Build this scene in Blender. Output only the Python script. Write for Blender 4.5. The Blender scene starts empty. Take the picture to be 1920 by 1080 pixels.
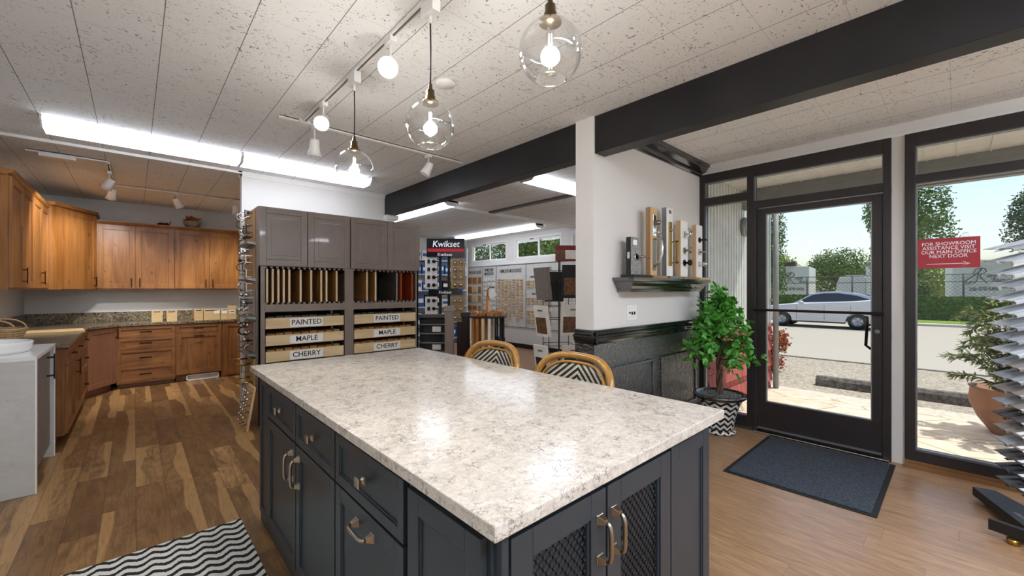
import bpy, bmesh, math, random
from mathutils import Vector, Matrix
random.seed(7)
PI = math.pi
S = bpy.context.scene
COL = S.collection
VX, VY, VZ = Vector((1,0,0)), Vector((0,1,0)), Vector((0,0,1))

# ---------------------------------------------------------------- camera
CAMH = 1.37
cd = bpy.data.cameras.new('camera'); cam = bpy.data.objects.new('camera', cd); COL.objects.link(cam)
cd.sensor_width = 36; cd.lens = 770/1920*36; cd.shift_y = 3/1920; cd.clip_start = .02; cd.clip_end = 400
cam.location = (0, 0, CAMH); cam.rotation_euler = (PI/2, 0, math.radians(47.4-90))
S.camera = cam
# ---------------------------------------------------------------- exposure, sky, sun
S.view_settings.view_transform = 'Standard'; S.view_settings.look = 'None'
S.view_settings.gamma = 1; S.view_settings.use_curve_mapping = False
S.view_settings.exposure = 1.0
wd = bpy.data.worlds.new('sky'); S.world = wd; wd.use_nodes = True
wn = wd.node_tree; bg = wn.nodes['Background']
sky = wn.nodes.new('ShaderNodeTexSky'); sky.sky_type = 'NISHITA'; sky.sun_disc = False
sky.sun_elevation = math.radians(66); sky.sun_rotation = math.radians(75); sky.air_density = 1.0; sky.dust_density = 2.2; sky.ozone_density = 1.5
wn.links.new(sky.outputs[0], bg.inputs[0]); bg.inputs[1].default_value = 0.105
sl = bpy.data.lights.new('sun', 'SUN'); sl.energy = 2.3; sl.angle = math.radians(.6); sl.color = (1, .95, .87)
so = bpy.data.objects.new('sun', sl); COL.objects.link(so)
sd = Vector((.30, -.25, .92)).normalized()      # towards the sun: high, over the street
so.rotation_euler = sd.to_track_quat('Z', 'Y').to_euler()
TUBE = 4.6      # strength of the fluorescent diffusers
SPOT = 26.0      # watts of a track spot

# ---------------------------------------------------------------- materials
def hx(s, k=1.0):
    s = s.lstrip('#'); c = [int(s[i:i+2], 16)/255 for i in (0, 2, 4)]
    c = [(x/12.92 if x <= .04045 else ((x+.055)/1.055)**2.4)*k for x in c]
    return (*c, 1)
MATS = {}
class NT:
    def __init__(s, name):
        s.m = bpy.data.materials.new(name); s.m.use_nodes = True; s.t = s.m.node_tree
        s.b = s.t.nodes['Principled BSDF']; s.o = s.t.nodes['Material Output']; MATS[name] = s.m
    def n(s, typ, **kw):
        d = s.t.nodes.new('ShaderNode'+typ)
        for k, v in kw.items(): setattr(d, k, v)
        return d
    def l(s, a, b): s.t.links.new(a, b)
    def pos(s): return s.n('NewGeometry').outputs['Position']
    def obj(s): return s.n('TexCoord').outputs['Object']
    def mp(s, src, sc=(1,1,1), rot=(0,0,0), loc=(0,0,0)):
        d = s.n('Mapping'); s.l(src, d.inputs[0]); d.inputs[1].default_value = loc
        d.inputs[2].default_value = rot; d.inputs[3].default_value = sc; return d.outputs[0]
    def noise(s, v, sc, det=4, rough=.55, dist=0, out=0):
        d = s.n('TexNoise'); s.l(v, d.inputs['Vector']); d.inputs['Scale'].default_value = sc
        d.inputs['Detail'].default_value = det; d.inputs['Roughness'].default_value = rough
        d.inputs['Distortion'].default_value = dist; return d.outputs[out]
    def voro(s, v, sc, feat='F1', out='Distance'):
        d = s.n('TexVoronoi', feature=feat); s.l(v, d.inputs['Vector']); d.inputs['Scale'].default_value = sc
        return d.outputs[out]
    def ramp(s, v, st, interp='LINEAR'):
        d = s.n('ValToRGB'); s.l(v, d.inputs[0]); e = d.color_ramp; e.interpolation = interp
        while len(e.elements) < len(st): e.elements.new(.5)
        for q, (p, c) in zip(e.elements, st):
            q.position = p; q.color = c if isinstance(c, tuple) else (c, c, c, 1)
        return d.outputs[0]
    def math(s, op, a, b=None, c=None):
        d = s.n('Math', operation=op)
        for i, x in enumerate((a, b, c)):
            if x is None: continue
            if isinstance(x, (int, float)): d.inputs[i].default_value = x
            else: s.l(x, d.inputs[i])
        return d.outputs[0]
    def mix(s, f, a, b, mode='MIX'):
        d = s.n('Mix', data_type='RGBA', blend_type=mode)
        for i, x in ((0, f), (6, a), (7, b)):
            if isinstance(x, (int, float)): d.inputs[i].default_value = x
            elif isinstance(x, tuple): d.inputs[i].default_value = x
            else: s.l(x, d.inputs[i])
        return d.outputs[2]
    def xyz(s, v):
        d = s.n('SeparateXYZ'); s.l(v, d.inputs[0]); return d.outputs
    def comb(s, x=0, y=0, z=0):
        d = s.n('CombineXYZ')
        for i, q in enumerate((x, y, z)):
            if isinstance(q, (int, float)): d.inputs[i].default_value = q
            else: s.l(q, d.inputs[i])
        return d.outputs[0]
    def col(s, c):
        if isinstance(c, tuple): s.b.inputs['Base Color'].default_value = c
        else: s.l(c, s.b.inputs['Base Color'])
        return s
    def pr(s, rough=.5, metal=0, spec=.5, coat=0):
        if isinstance(rough, (int, float)): s.b.inputs['Roughness'].default_value = rough
        else: s.l(rough, s.b.inputs['Roughness'])
        s.b.inputs['Metallic'].default_value = metal; s.b.inputs['Specular IOR Level'].default_value = spec
        s.b.inputs['Coat Weight'].default_value = coat; return s
    def bump(s, h, st=.3, d=.002):
        b = s.n('Bump'); s.l(h, b.inputs['Height']); b.inputs['Strength'].default_value = st
        b.inputs['Distance'].default_value = d; s.l(b.outputs[0], s.b.inputs['Normal']); return s
def plain(name, c, rough=.5, metal=0, spec=.5, coat=0, var=.06, sc=9):
    t = NT(name); c = hx(c) if isinstance(c, str) else c
    lo = tuple(x*(1-var) for x in c[:3])+(1,); hi = tuple(min(1, x*(1+var)) for x in c[:3])+(1,)
    t.col(t.ramp(t.noise(t.pos(), sc, 3), [(.35, lo), (.65, hi)])).pr(rough, metal, spec, coat); return t.m
def wood(name, c1, c2, c3=None, ax=2, sc=1.0, rough=.4, knots=0, spec=.4, grain=60):
    """grain runs along world axis ax"""
    t = NT(name); k = [grain*sc]*3; k[ax] = 2.2*sc
    p = t.pos(); ri = t.n('ObjectInfo').outputs['Random']
    v = t.mp(p, tuple(k)); off = t.n('VectorMath', operation='ADD'); t.l(v, off.inputs[0]); t.l(t.math('MULTIPLY', ri, 37.), off.inputs[1])
    g = t.noise(off.outputs[0], 1, 6, .65, .6)
    k2 = [7*sc]*3; k2[ax] = 1.3*sc
    b = t.noise(t.mp(p, tuple(k2)), 1, 3, .5, 1.2)
    base = t.ramp(g, [(.3, hx(c1)), (.72, hx(c2))])
    base = t.mix(t.ramp(b, [(.4, 0.), (.7, 1.)]), base, hx(c3 or c2), 'MIX') if c3 else base
    if c3:
        base = t.mix(t.math('MULTIPLY', t.ramp(g, [(.3, 1.), (.6, 0.)]), .45), base, hx(c1))
    if knots:
        nz = t.noise(p, 14, 3, .6, 0, 1); ns = t.n('VectorMath', operation='SCALE'); t.l(nz, ns.inputs[0]); ns.inputs['Scale'].default_value = .07; na = t.n('VectorMath', operation='ADD'); t.l(p, na.inputs[0]); t.l(ns.outputs[0], na.inputs[1])
        kv = t.voro(t.mp(na.outputs[0], (4, 4, 3.2) if ax == 2 else (3, 4, 4)), 1.6)
        kk = t.ramp(kv, [(.04, 1.), (.10, .45), (.17, 0.)])
        base = t.mix(t.math('MULTIPLY', kk, knots), base, hx('#3c1e0c'))
    t.col(base).pr(rough, 0, spec); t.bump(g, .12, .001); return t.m
def emit(name, c, st):
    t = NT(name); t.col(c).pr(.5); t.b.inputs['Emission Color'].default_value = c; t.b.inputs['Emission Strength'].default_value = st; return t.m
def glassy(name, tint=(1,1,1,1), refl=.9, base=.03, rough=.0):
    t = NT(name); t.t.nodes.remove(t.b)
    tr = t.n('BsdfTransparent'); tr.inputs[0].default_value = tint
    gl = t.n('BsdfGlossy'); gl.inputs['Roughness'].default_value = rough; gl.inputs[0].default_value = (refl, refl, refl, 1)
    lw = t.n('LayerWeight'); lw.inputs[0].default_value = .35
    f = t.math('ADD', t.math('MULTIPLY', t.math('POWER', lw.outputs['Facing'], 2.2), .7), base)
    mx = t.n('MixShader'); t.l(f, mx.inputs[0]); t.l(tr.outputs[0], mx.inputs[1]); t.l(gl.outputs[0], mx.inputs[2])
    t.l(mx.outputs[0], t.o.inputs[0]); return t.m

# walls and paint
def paintwall(name, c, rough=.6):
    t = NT(name); p = t.pos(); t.col(t.mix(t.noise(p, 1.5, 3), hx(c), tuple(x*.95 for x in hx(c)[:3])+(1,))).pr(rough, 0, .3)
    t.bump(t.noise(p, 160, 2), .12, .001); return t.m
paintwall('wall_paint', '#e4e1dc'); paintwall('wall_cool', '#dcdedf'); paintwall('trim_white', '#eceae4', .4)
plain('white_metal', '#f0eeea', .35, 0, .5, var=.02); plain('white_gloss', '#f4f3f0', .15, 0, .5, var=.01); plain('white_plastic', '#efeeea', .4, var=.02)
# acoustic ceiling tile: grid of joints + short dark fissures
def ceil_mat():
    t = NT('ceiling_tile'); p = t.pos(); x, y, z = t.xyz(p)
    def joint(c, per, off, w):
        f = t.math('PINGPONG', t.math('ADD', c, off), per/2)     # 0 at a joint
        return t.math('LESS_THAN', f, w)
    jx = joint(x, .3175, -.105+.3175*20, .0022); jy = joint(y, .318, -.034+.318*20, .0016)
    w = t.noise(p, 3.2, 2, .5, 0, 1); wv = t.n('VectorMath', operation='SCALE'); t.l(w, wv.inputs[0]); wv.inputs['Scale'].default_value = .35
    aw = t.n('VectorMath', operation='ADD'); t.l(p, aw.inputs[0]); t.l(wv.outputs[0], aw.inputs[1])
    fs = t.noise(t.mp(aw.outputs[0], (1, .7, 1)), 72, 1.6, .5, .6)
    fb = t.noise(t.mp(aw.outputs[0], (.62, 1, 1), (0, 0, .5)), 78, 1.6, .5, .6)
    cl = t.ramp(t.noise(p, 5, 3, .6), [(.38, 0.), (.66, 1.)])
    mx = t.math('MAXIMUM', fs, fb)
    th = t.math('SUBTRACT', .705, t.math('MULTIPLY', cl, .055))
    hole = t.math('GREATER_THAN', mx, th)
    soft = t.math('MAXIMUM', t.math('MULTIPLY', t.math('SUBTRACT', mx, t.math('SUBTRACT', th, .05)), 10), 0.)
    dk = t.math('GREATER_THAN', t.noise(p, 30, 1), .47)
    base = t.mix(t.noise(p, 2, 3), hx('#f2f2f0'), hx('#e9e9e7'))
    base = t.mix(t.math('MULTIPLY', hole, t.math('ADD', t.math('MULTIPLY', dk, .42), .25)), base, hx('#4e4c49'))
    base = t.mix(t.math('MULTIPLY', jx, .75), base, hx('#4c4a48'))
    base = t.mix(t.math('MULTIPLY', jy, .30), base, hx('#77756f'))
    t.col(base).pr(.85, 0, .1)
    t.bump(t.math('MULTIPLY', soft, -1.), .5, .003); return t.m
ceil_mat()
# plank floors: planks run along Y
def floor_mat(name, pw, pl, cols, grainc, rough, seed=0, gap=.002, gs=1.0, mixk=.5, sap=False):
    t = NT(name); p = t.pos(); x, y, z = t.xyz(p)
    xr = t.math('DIVIDE', t.math('SUBTRACT', x, .008), pw); row = t.math('FLOOR', xr)
    wn_ = t.n('TexWhiteNoise', noise_dimensions='1D'); t.l(t.math('ADD', row, seed), wn_.inputs['W'])
    yo = t.math('ADD', t.math('DIVIDE', y, pl), t.math('MULTIPLY', wn_.outputs['Value'], 3.7)); cell = t.math('FLOOR', yo)
    w2 = t.n('TexWhiteNoise', noise_dimensions='2D'); t.l(t.comb(row, cell), w2.inputs['Vector']); rnd = w2.outputs['Value']
    sh = t.comb(t.math('MULTIPLY', rnd, 31.), t.math('MULTIPLY', rnd, 17.), 0)
    av = t.n('VectorMath', operation='ADD'); t.l(p, av.inputs[0]); t.l(sh, av.inputs[1]); q = av.outputs[0]
    g1 = t.noise(t.mp(q, (42*gs, 3*gs, 1)), 1, 6, .65, 1.0)
    g2 = t.noise(t.mp(q, (9*gs, 1.6*gs, 1)), 1, 3, .5, 2.2)
    base = t.ramp(rnd, [(i/(len(cols)-1), hx(c)) for i, c in enumerate(cols)])
    base = t.mix(t.math('MULTIPLY', t.ramp(g2, [(.38, 0.), (.62, 1.)]), mixk), base, hx(grainc[1]))
    base = t.mix(t.math('MULTIPLY', t.ramp(g1, [(.34, 1.), (.56, 0.)]), mixk+.1), base, hx(grainc[0]))
    fx = t.math('FRACT', xr); fy = t.math('FRACT', yo)
    if sap:      # pale sapwood bands and smoky heartwood inside a plank
        bnd = t.math('ADD', fx, t.math('MULTIPLY', t.math('SUBTRACT', t.noise(t.mp(q, (3.5, 1.3, 1)), 1, 2, .4), .5), 1.1))
        r2 = t.n('TexWhiteNoise', noise_dimensions='2D'); t.l(t.comb(cell, row, 0), r2.inputs['Vector']); rr = r2.outputs['Value']
        m1 = t.math('MULTIPLY', t.ramp(bnd, [(.60, 0.), (.66, 1.)]), t.math('GREATER_THAN', rr, .52)); m2 = t.math('MULTIPLY', t.ramp(bnd, [(.30, 1.), (.38, 0.)]), t.math('LESS_THAN', rr, .22))
        sm = t.ramp(t.noise(t.mp(q, (8, 3, 1)), 1, 5, .65, 1.5), [(.46, 0.), (.66, 1.)])
        base = t.mix(t.math('MULTIPLY', sm, .6), base, hx('#51361f'))
        base = t.mix(t.math('MULTIPLY', t.math('MAXIMUM', m1, m2), .75), base, hx('#bb925f'))
        base = t.mix(t.math('MULTIPLY', t.ramp(t.noise(t.mp(q, (120, 7, 1)), 1, 3, .6, .5), [(.35, 1.), (.5, 0.)]), .30), base, hx('#3f2816'))
    jx = t.math('LESS_THAN', t.math('MULTIPLY', t.math('MINIMUM', fx, t.math('SUBTRACT', 1, fx)), pw), gap)
    jy = t.math('LESS_THAN', t.math('MULTIPLY', t.math('MINIMUM', fy, t.math('SUBTRACT', 1, fy)), pl), gap)
    j = t.math('MAXIMUM', jx, jy)
    base = t.mix(t.math('MULTIPLY', j, .5), base, hx('#2c1a10'))
    t.col(base).pr(t.math('ADD', rough, t.math('MULTIPLY', g1, .12)), 0, .5)
    t.bump(g1, .1, .001); return t.m
floor_mat('plank_brown', .1525, .95, ['#8a653d', '#684a2d', '#a07a4c', '#7a5835', '#c79c68', '#6e4f31', '#93703f'], ('#4a301b', '#a07a4c'), .30, 3, .0018, .8, .40, True)
floor_mat('plank_tan', .15, 1.25, ['#a17f5f', '#ad8967', '#967455', '#a5825f'], ('#6f5038', '#b8946f'), .26, 9, .0009, 1.6, .5)
# stones
def quartz():
    t = NT('quartz'); p = t.pos()
    d = t.noise(p, 9, 4, .65, 0, 1); mv = t.n('VectorMath', operation='SCALE'); t.l(d, mv.inputs[0]); mv.inputs['Scale'].default_value = .16
    av = t.n('VectorMath', operation='ADD'); t.l(p, av.inputs[0]); t.l(mv.outputs[0], av.inputs[1]); q = av.outputs[0]
    base = t.ramp(t.noise(p, 28, 6, .75, .8), [(.3, hx('#b5aca2')), (.5, hx('#cdc5b9')), (.7, hx('#dfd9cf'))])
    base = t.mix(t.math('MULTIPLY', t.ramp(t.noise(p, 70, 4, .7), [(.5, 0.), (.66, 1.)]), .4), base, hx('#a1978d'))
    for sc, w, ms, lo, st, c, rot in ((17, .05, 9, .53, .8, '#4f4a48', 0), (30, .07, 13, .52, .75, '#5f5753', .7), (58, .09, 17, .50, .6, '#75695f', 1.9)):
        v = t.voro(t.mp(q, (1, 1.35, 1), (0, 0, rot)), sc, 'DISTANCE_TO_EDGE'); m = t.ramp(t.noise(t.mp(p, (1, 1, 1), (0, 0, 0), (rot, 3*rot, 0)), ms, 4, .65, .8), [(lo, 0.), (lo+.09, 1.)])
        base = t.mix(t.math('MULTIPLY', t.math('MULTIPLY', t.ramp(v, [(.0, 1.), (w*.4, .6), (w, 0.)]), m), st), base, hx(c))
    t.col(base).pr(.17, 0, .42); return t.m
quartz()
def granite():
    t = NT('granite'); p = t.pos(); q = t.mp(p, (1, 1, 1.6), (0, .5, .4))
    a = t.noise(q, 14, 8, .75, 1.5)
    base = t.ramp(a, [(.34, hx('#15130f')), (.46, hx('#4a4235')), (.53, hx('#8d7c5d')), (.6, hx('#4f4638')), (.72, hx('#b9aa8d'))])
    base = t.mix(t.ramp(t.noise(p, 60, 3), [(.56, 0.), (.62, .5)]), base, hx('#cfc6b4'))
    t.col(base).pr(.18, 0, .5); return t.m
granite()
def marble():
    t = NT('marble'); p = t.pos(); v = t.noise(t.mp(p, (5, 5, 12), (.3, .5, 0)), 1, 8, .7, 1.6)
    t.col(t.ramp(v, [(.28, hx('#a5a49f')), (.38, hx('#c6c5c0')), (.6, hx('#cfcec9'))])).pr(.25); return t.m
marble()
# woods
wood('alder', '#7c4d24', '#a06c38', '#ad7842', 2, 1, .32, .8); wood('alder_base', '#6b4223', '#8f6036', '#9a6a3c', 2, 1, .35, .6)
wood('alder_h', '#6b4223', '#8f6036', '#9a6a3c', 0, 1, .35, .5); wood('alder_pink', '#7b5340', '#9c7058', '#94684e', 2, 1, .3, .4)
wood('alder_y', '#6b3c1a', '#94592c', '#a2642f', 1, 1, .35, .5)
wood('maple', '#ccae80', '#e2c99c', '#e9d4ab', 0, 1, .4); wood('maple_v', '#ccb084', '#e6cda4', '#ecd8b2', 2, 1, .4)
wood('maple_dark', '#94693a', '#b5854c', '#a5753f', 2, 1, .4); wood('oak_block', '#8d6c4c', '#ac8861', None, 2, 1, .5)
wood('oak_light', '#c6a071', '#dfbd8e', None, 2, 1, .45); wood('honey', '#8a5526', '#b8793c', '#c98a4a', 2, 1, .3)
wood('cherry', '#7c2f0e', '#b44e1a', '#a0441a', 2, 1, .3); wood('espresso', '#1c100c', '#2e1b15', None, 2, 1, .3)
wood('grain_grey', '#6a625f', '#8b827d', None, 2, 1.4, .45); wood('oak_box', '#c6a878', '#dcc296', None, 0, 1, .5)
wood('fir', '#c4ab8a', '#e0cbab', None, 2, 1, .5); wood('sill_wood', '#6e4a2e', '#9a7147', None, 1, 1, .5)
# paints
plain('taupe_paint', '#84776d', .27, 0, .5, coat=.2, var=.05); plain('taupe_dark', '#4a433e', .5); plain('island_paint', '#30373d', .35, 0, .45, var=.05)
plain('island_shade', '#14171a', .6); plain('black_gloss', '#17181b', .14, 0, .6); plain('black_matte', '#1a1a1b', .5); plain('bronze_frame', '#2f2a2a', .38, 0, .4)
MATS['black_gloss'].node_tree.nodes['Principled BSDF'].inputs['IOR'].default_value = 2.1
plain('beam_black', '#201f20', .42, 0, .35, var=.18, sc=4)
plain('nickel', '#a89f90', .28, 1); plain('brass', '#b8954f', .28, 1); plain('chrome', '#d8d8d8', .12, 1); plain('dark_bronze', '#2a221c', .35, .8)
plain('aged_brass', '#6e5c42', .3, 1); plain('matte_nickel', '#8f8a82', .35, 1); plain('steel_grey', '#8a8c8e', .4, .6)
plain('label_white', '#f2f1ec', .5, var=.01); plain('ink_black', '#141414', .6, var=.01); plain('ink_white', '#f4f4f4', .5, var=.01); plain('ink_red', '#c11f2b', .5)
plain('shade_dark', '#1c1613', .8); plain('blue_pack', '#2d5c9c', .5); plain('blue_light', '#9cc0dd', .5); plain('rubber', '#161617', .7)
plain('display_black', '#10131a', .2); plain('maroon', '#7c2330', .4); plain('paper', '#e9e6df', .6); plain('photo_brown', '#6b4a30', .5, var=.5, sc=40)
plain('photo_dark', '#2a2622', .5, var=.5, sc=40); plain('board_white', '#dcdad4', .55); plain('board_tan', '#a98a5c', .55); plain('primed', '#f0eee8', .5)
plain('soil', '#4a4036', .9, var=.4, sc=60); plain('moss', '#8d8f8c', .9, var=.4, sc=90); plain('bark', '#5a4330', .9, var=.4, sc=60)
plain('rattan', '#a97a35', .3, 0, .5, coat=.3, var=.2, sc=25); plain('terracotta', '#9b7158', .7, var=.12); plain('wicker', '#c9a878', .6, var=.25, sc=80)
plain('cord', '#1c1b1a', .6); plain('basket_bowl', '#8f8b78', .35, var=.3, sc=40); plain('autumn', '#a0522d', .8, var=.4, sc=50)
plain('sign_red', '#a3222b', .35, var=.04); plain('asphalt_spot', '#8d877c', .9)
def black_wain():
    t = NT('brushed_black'); p = t.pos()
    x, y, z = t.xyz(p)
    r = t.n('TexWave', wave_type='RINGS', rings_direction='SPHERICAL'); w = t.mp(p, (1, 1, 1), (0, 0, 0), (-3.45, -1.86, -.45))
    t.l(w, r.inputs['Vector']); r.inputs['Scale'].default_value = 19; r.inputs['Distortion'].default_value = 9; r.inputs['Detail'].default_value = 4; r.inputs['Detail Scale'].default_value = 1.4
    t.col(hx('#1b1d20')).pr(.2, 0, .7); t.b.inputs['IOR'].default_value = 2.4; t.bump(t.math('ADD', r.outputs['Fac'], t.noise(p, 22, 5, .7, 2)), .55, .004); return t.m
black_wain()
def leafm(name, a, b, sc=14):
    t = NT(name); ri = t.noise(t.pos(), sc, 3, .7)
    t.col(t.ramp(ri, [(.35, hx(a)), (.65, hx(b))])).pr(.38, 0, .4)
    t.b.inputs['Transmission Weight'].default_value = 0; return t.m
leafm('leaf_green', '#2f7a2a', '#6fb84a', 20); leafm('leaf_hedge', '#35591c', '#6f8f38', 6); leafm('leaf_tree', '#3f6322', '#7f9b45', 1.2)
leafm('leaf_tree_dark', '#264620', '#507037', 1.2); leafm('leaf_light', '#6e8a30', '#a7b452', 3); leafm('leaf_bush', '#4c6a2c', '#9aa65a', 12); leafm('grass', '#6f9132', '#92ad45', 3)
def stripes(name, kind):
    """black / white zigzag stripes. rug: world XY; pot: around the axis; weave: object YZ"""
    t = NT(name)
    if kind == 'rug':
        x, y, z = t.xyz(t.pos()); u = t.math('ADD', x, 10.03); v = y; per = .064; tp = .10; amp = .85
    elif kind == 'pot':
        x, y, z = t.xyz(t.obj()); a = t.math('ARCTAN2', y, x); u = t.math('ADD', t.math('MULTIPLY', a, .155), 5); v = z; per = .052; tp = .081; amp = .8
    else:
        x, y, z = t.xyz(t.obj()); u = t.math('ABSOLUTE', y); v = z; per = .036; tp = 4.; amp = .85
    tri = t.math('PINGPONG', u, tp/2) if kind != 'weave' else u
    if kind == 'rug':    # flats on the zigzag
        tri = t.math('MINIMUM', t.math('MAXIMUM', tri, .006), .040)
    s = t.math('ADD', t.math('DIVIDE', t.math('ADD', v, t.math('MULTIPLY', tri, amp)), per), 200)
    if kind == 'rug': s = t.math('ADD', s, t.math('MULTIPLY', t.noise(t.pos(), 120, 2), .22))
    m = t.math('GREATER_THAN', t.math('FRACT', s), .44 if kind == 'rug' else .5)
    wh = hx('#d9d7d0') if kind != 'weave' else hx('#e6e0cf')
    if kind == 'weave':
        b = t.n('TexBrick'); t.l(t.mp(t.comb(y, z, 0), (90, 90, 1)), b.inputs['Vector']); b.inputs['Scale'].default_value = 1
        b.inputs['Color1'].default_value = (1,1,1,1); b.inputs['Color2'].default_value = (.93,.93,.93,1); b.inputs['Mortar'].default_value = (.35,.33,.3,1)
        b.inputs['Mortar Size'].default_value = .10; b.inputs['Brick Width'].default_value = 1; b.inputs['Row Height'].default_value = .6
        wh = t.mix(1., wh, b.outputs['Color'], 'MULTIPLY'); t.bump(b.outputs['Fac'], -.4, .002)
    base = t.mix(m, hx('#24211e') if kind != 'pot' else hx('#141416'), wh)
    t.col(base).pr(.85 if kind == 'rug' else .3 if kind == 'pot' else .5, 0, .3)
    if kind == 'rug': t.bump(t.noise(t.pos(), 400, 2), .6, .003)
    return t.m
stripes('rug_chevron', 'rug'); stripes('pot_chevron', 'pot'); stripes('weave_chevron', 'weave')
def speck(name, a, b, sc, rough=.9, bs=.4, bd=.004):
    t = NT(name); n = t.noise(t.pos(), sc, 5, .7); t.col(t.ramp(n, [(.38, hx(a)), (.62, hx(b))])).pr(rough, 0, .2); t.bump(n, bs, bd); return t.m
speck('mat_grey', '#2c3138', '#525960', 110, .95, .6, .004); speck('asphalt', '#8c867b', '#aaa396', 40); speck('gravel', '#7d7568', '#b3aa99', 22); speck('concrete_old', '#4a4744', '#7f7a73', 18)
speck('concrete', '#b5ad9f', '#c9c2b4', 20); speck('road', '#a09a8e', '#aca598', 60); speck('knit_grey', '#4a4c4e', '#6b6d70', 60)
def flag():
    t = NT('flagstone'); p = t.pos(); d = t.voro(t.mp(p, (1, .7, 1)), 2.6, 'DISTANCE_TO_EDGE')
    b = t.ramp(t.noise(p, 5, 4), [(.35, hx('#c3b29b')), (.65, hx('#d8c9b4'))])
    t.col(t.mix(t.ramp(d, [(.012, .7), (.03, 0.)]), b, hx('#8b7c6b'))).pr(.8); t.bump(d, .2, .01); return t.m
flag()
def shing(name, c1, c2, mort, ax):
    t = NT(name); x, y, z = t.xyz(t.pos()); b = t.n('TexBrick'); t.l(t.comb(x if ax == 0 else y, z, 0), b.inputs['Vector'])
    b.inputs['Color1'].default_value = hx(c1); b.inputs['Color2'].default_value = hx(c2); b.inputs['Mortar'].default_value = hx(mort)
    b.inputs['Scale'].default_value = 1; b.inputs['Brick Width'].default_value = .14; b.inputs['Row Height'].default_value = .22; b.inputs['Mortar Size'].default_value = .004
    t.col(b.outputs['Color']).pr(.8); return t.m
shing('red_shingle', '#a8524b', '#b8625a', '#5b2524', 0)
plain('siding_white', '#d9dad6', .5); plain('soffit_white', '#dcdad3', .6); plain('fascia_grey', '#8f8f8d', .6)
plain('car_paint', '#c6cbd2', .22, .35, .6, coat=1, var=.01); plain('car_glass', '#141c2a', .05, 0, .8); plain('alloy', '#b9bbbd', .3, .9); plain('trailer_white', '#dfe3da', .5)
plain('trailer_side', '#eef0ec', .5); plain('fence_dark', '#4a4a46', .6); plain('tank_white', '#e2e3e0', .5)
glassy('window_glass', (.97, .985, .98, 1), .9, .02); glassy('clear_glass', (.975, .978, .978, 1), .95, .06)
emit('tube_light', hx('#eaf1ff'), TUBE); emit('tube_fill_light', hx('#eaf1ff'), 22.0); emit('bulb_glow', hx('#fff6e8'), 12.); emit('filament', hx('#ffe9c8'), 18.)  # the brighter tube serves only the added unseen fixtures
def mesh_mat():
    t = NT('woven_wire'); t.col(hx('#3f444d')).pr(.22, .85, .6); return t.m
mesh_mat()
def varied(name, cols, sc):
    t = NT(name); v = t.voro(t.pos(), sc, 'F1', 'Color'); x = t.xyz(v)[0]
    t.col(t.ramp(x, [(i/len(cols), hx(c)) for i, c in enumerate(cols)], 'CONSTANT')).pr(.5); return t.m
varied('store_goods', ['#2d5c9c', '#e4e6e8', '#9fb9cc', '#54708f', '#d9c08c', '#2a3a52', '#ffffff'], 9)

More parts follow.
